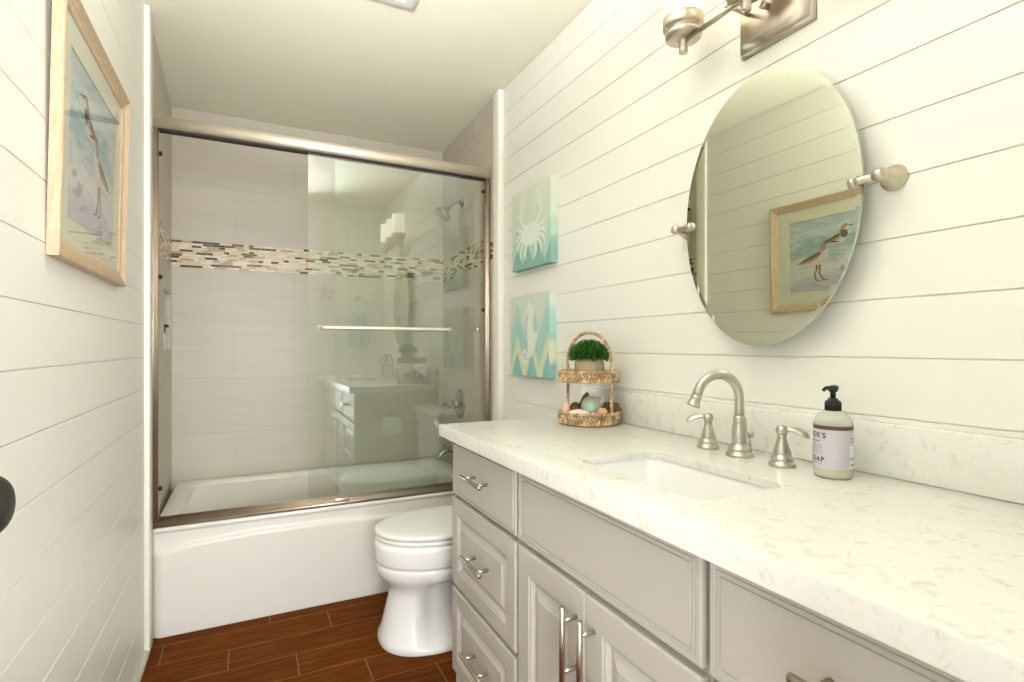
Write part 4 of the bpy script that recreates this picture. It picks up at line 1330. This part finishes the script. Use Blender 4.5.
# ------------------------------------------------------------------ ceiling vent
cv = empty('ceiling_vent', (.76, 1.82, ZC - .02), 'white square exhaust vent cover on the ceiling', 'vent')
bm = BM()
def rq(ins, z): return [(.76 + a * (.155 - ins), 1.82 + b * (.155 - ins), z) for a, b in ((-1, -1), (1, -1), (1, 1), (-1, 1))]
loft(bm, [rq(0, ZC - .0005), rq(0, ZC - .007), rq(.005, ZC - .011), rq(.03, ZC - .013)])
obj('cover', bm, 'white_item', cv, angle=25)
bm = BM()
for k in range(12):
    y0 = 1.82 - .11 + k * .02
    box(bm, .65, .87, y0 - .004, y0 + .004, ZC - .0165, ZC - .0132)
obj('louvre', bm, 'white_item', cv, smooth=False)

# ------------------------------------------------------------------ things the shower glass reflects (wall with the doorway, vanity end)
bm = BM()
N5 = 5
ctr = Vector((.965, YF, 1.632))
top = []
out_r = []
for k in range(40):
    a = 2 * PI * k / 40 + PI / 2
    t = abs(((k % 8) / 8) - .5) * 2      # 1 at arm tips
    out_r.append((a, .03 + .072 * t ** 1.5))
rings = []
for s, d in ((1, .001), (1.0, .004), (.75, .010), (.4, .014), (.08, .016)):
    rings.append([(ctr.x + r_ * s * math.cos(a), YF + d, ctr.z + r_ * s * math.sin(a)) for a, r_ in out_r])
loft(bm, rings)
tag(obj('starfish', bm, 'starfish', angle=60), 'pinkish dried starfish on the wall by the doorway', 'starfish')
tr = empty('towel_ring', (1.25, YF, 1.58), 'nickel towel ring on the wall by the doorway', 'towel ring')
bm = BM()
lathe(bm, [(0, 0), (.022, 0), (.023, .004), (.016, .01), (.009, .016), (.009, .045), (.013, .05), (.012, .058), (0, .06)], (1.25, YF, 1.60), (0, 1, 0), 24)
obj('post', bm, 'nickel_warm', tr)
bm = BM(); tube(bm, [(1.25 + .075 * math.cos(2 * PI * k / 40), YF + .05, 1.52 + .075 * math.sin(2 * PI * k / 40)) for k in range(40)], .004, 10, closed=True)
obj('ring', bm, 'nickel_warm', tr)
bm = BM()
cols = 26
fr_, bk_ = [], []
for j in range(13):
    z = 1.452 - .30 * j / 12
    row = []
    for i in range(cols):
        u = i / (cols - 1) * 2 - 1
        w = .062 + .018 * ss(0, .5, j / 12)
        row.append((1.25 + u * w, YF + .062 + .006 * math.sin(u * 9) * (.4 + j / 12), z))
    fr_.append(row); bk_.append([(x, y_ - .022, z_) for x, y_, z_ in row])
rings = [a + b[::-1] for a, b in zip(fr_, bk_)]
loft(bm, rings)
tag(obj('hand_towel', bm, 'towel', angle=80), 'pale blue hand towel hanging in the towel ring', 'towel')
ol = empty('outlet', (1.07, YF, 1.11), 'white wall outlet below the starfish', 'outlet')
bm = BM(); bbox_bev(bm, 1.035, 1.105, YF + .0003, YF + .006, 1.052, 1.168, .002)
obj('cover_plate', bm, 'white_item', ol)
bm = BM()
for z in (1.088, 1.132): bbox_bev(bm, 1.053, 1.087, YF + .005, YF + .0085, z - .016, z + .016, .003)
obj('socket', bm, 'white_item', ol)
th = empty('toilet_paper_holder', (1.16, 1.642, .66), 'nickel toilet paper holder on the end panel of the vanity', 'holder')
bm = BM()
for x in (1.085, 1.235):
    bm = BM()
    lathe(bm, [(0, 0), (.018, 0), (.018, .004), (.008, .01), (.008, .06), (.011, .064), (.011, .074), (0, .076)], (x, 1.6425, .665), (0, 1, 0), 20)
    obj('post', bm, 'nickel_warm', th)
bm = BM(); cyl(bm, (1.088, 1.712, .665), (1.232, 1.712, .665), .007, 14)
obj('spindle', bm, 'nickel_warm', th)
bm = BM()
lathe(bm, [(.02, -.05), (.052, -.05), (.053, -.047), (.053, .047), (.052, .05), (.02, .05), (.02, -.05)], (1.16, 1.712, .6522), (1, 0, 0), 36, caps=False)
tag(obj('toilet_paper_roll', bm, 'paper', angle=50), 'white toilet paper roll on the holder at the vanity end', 'toilet paper')
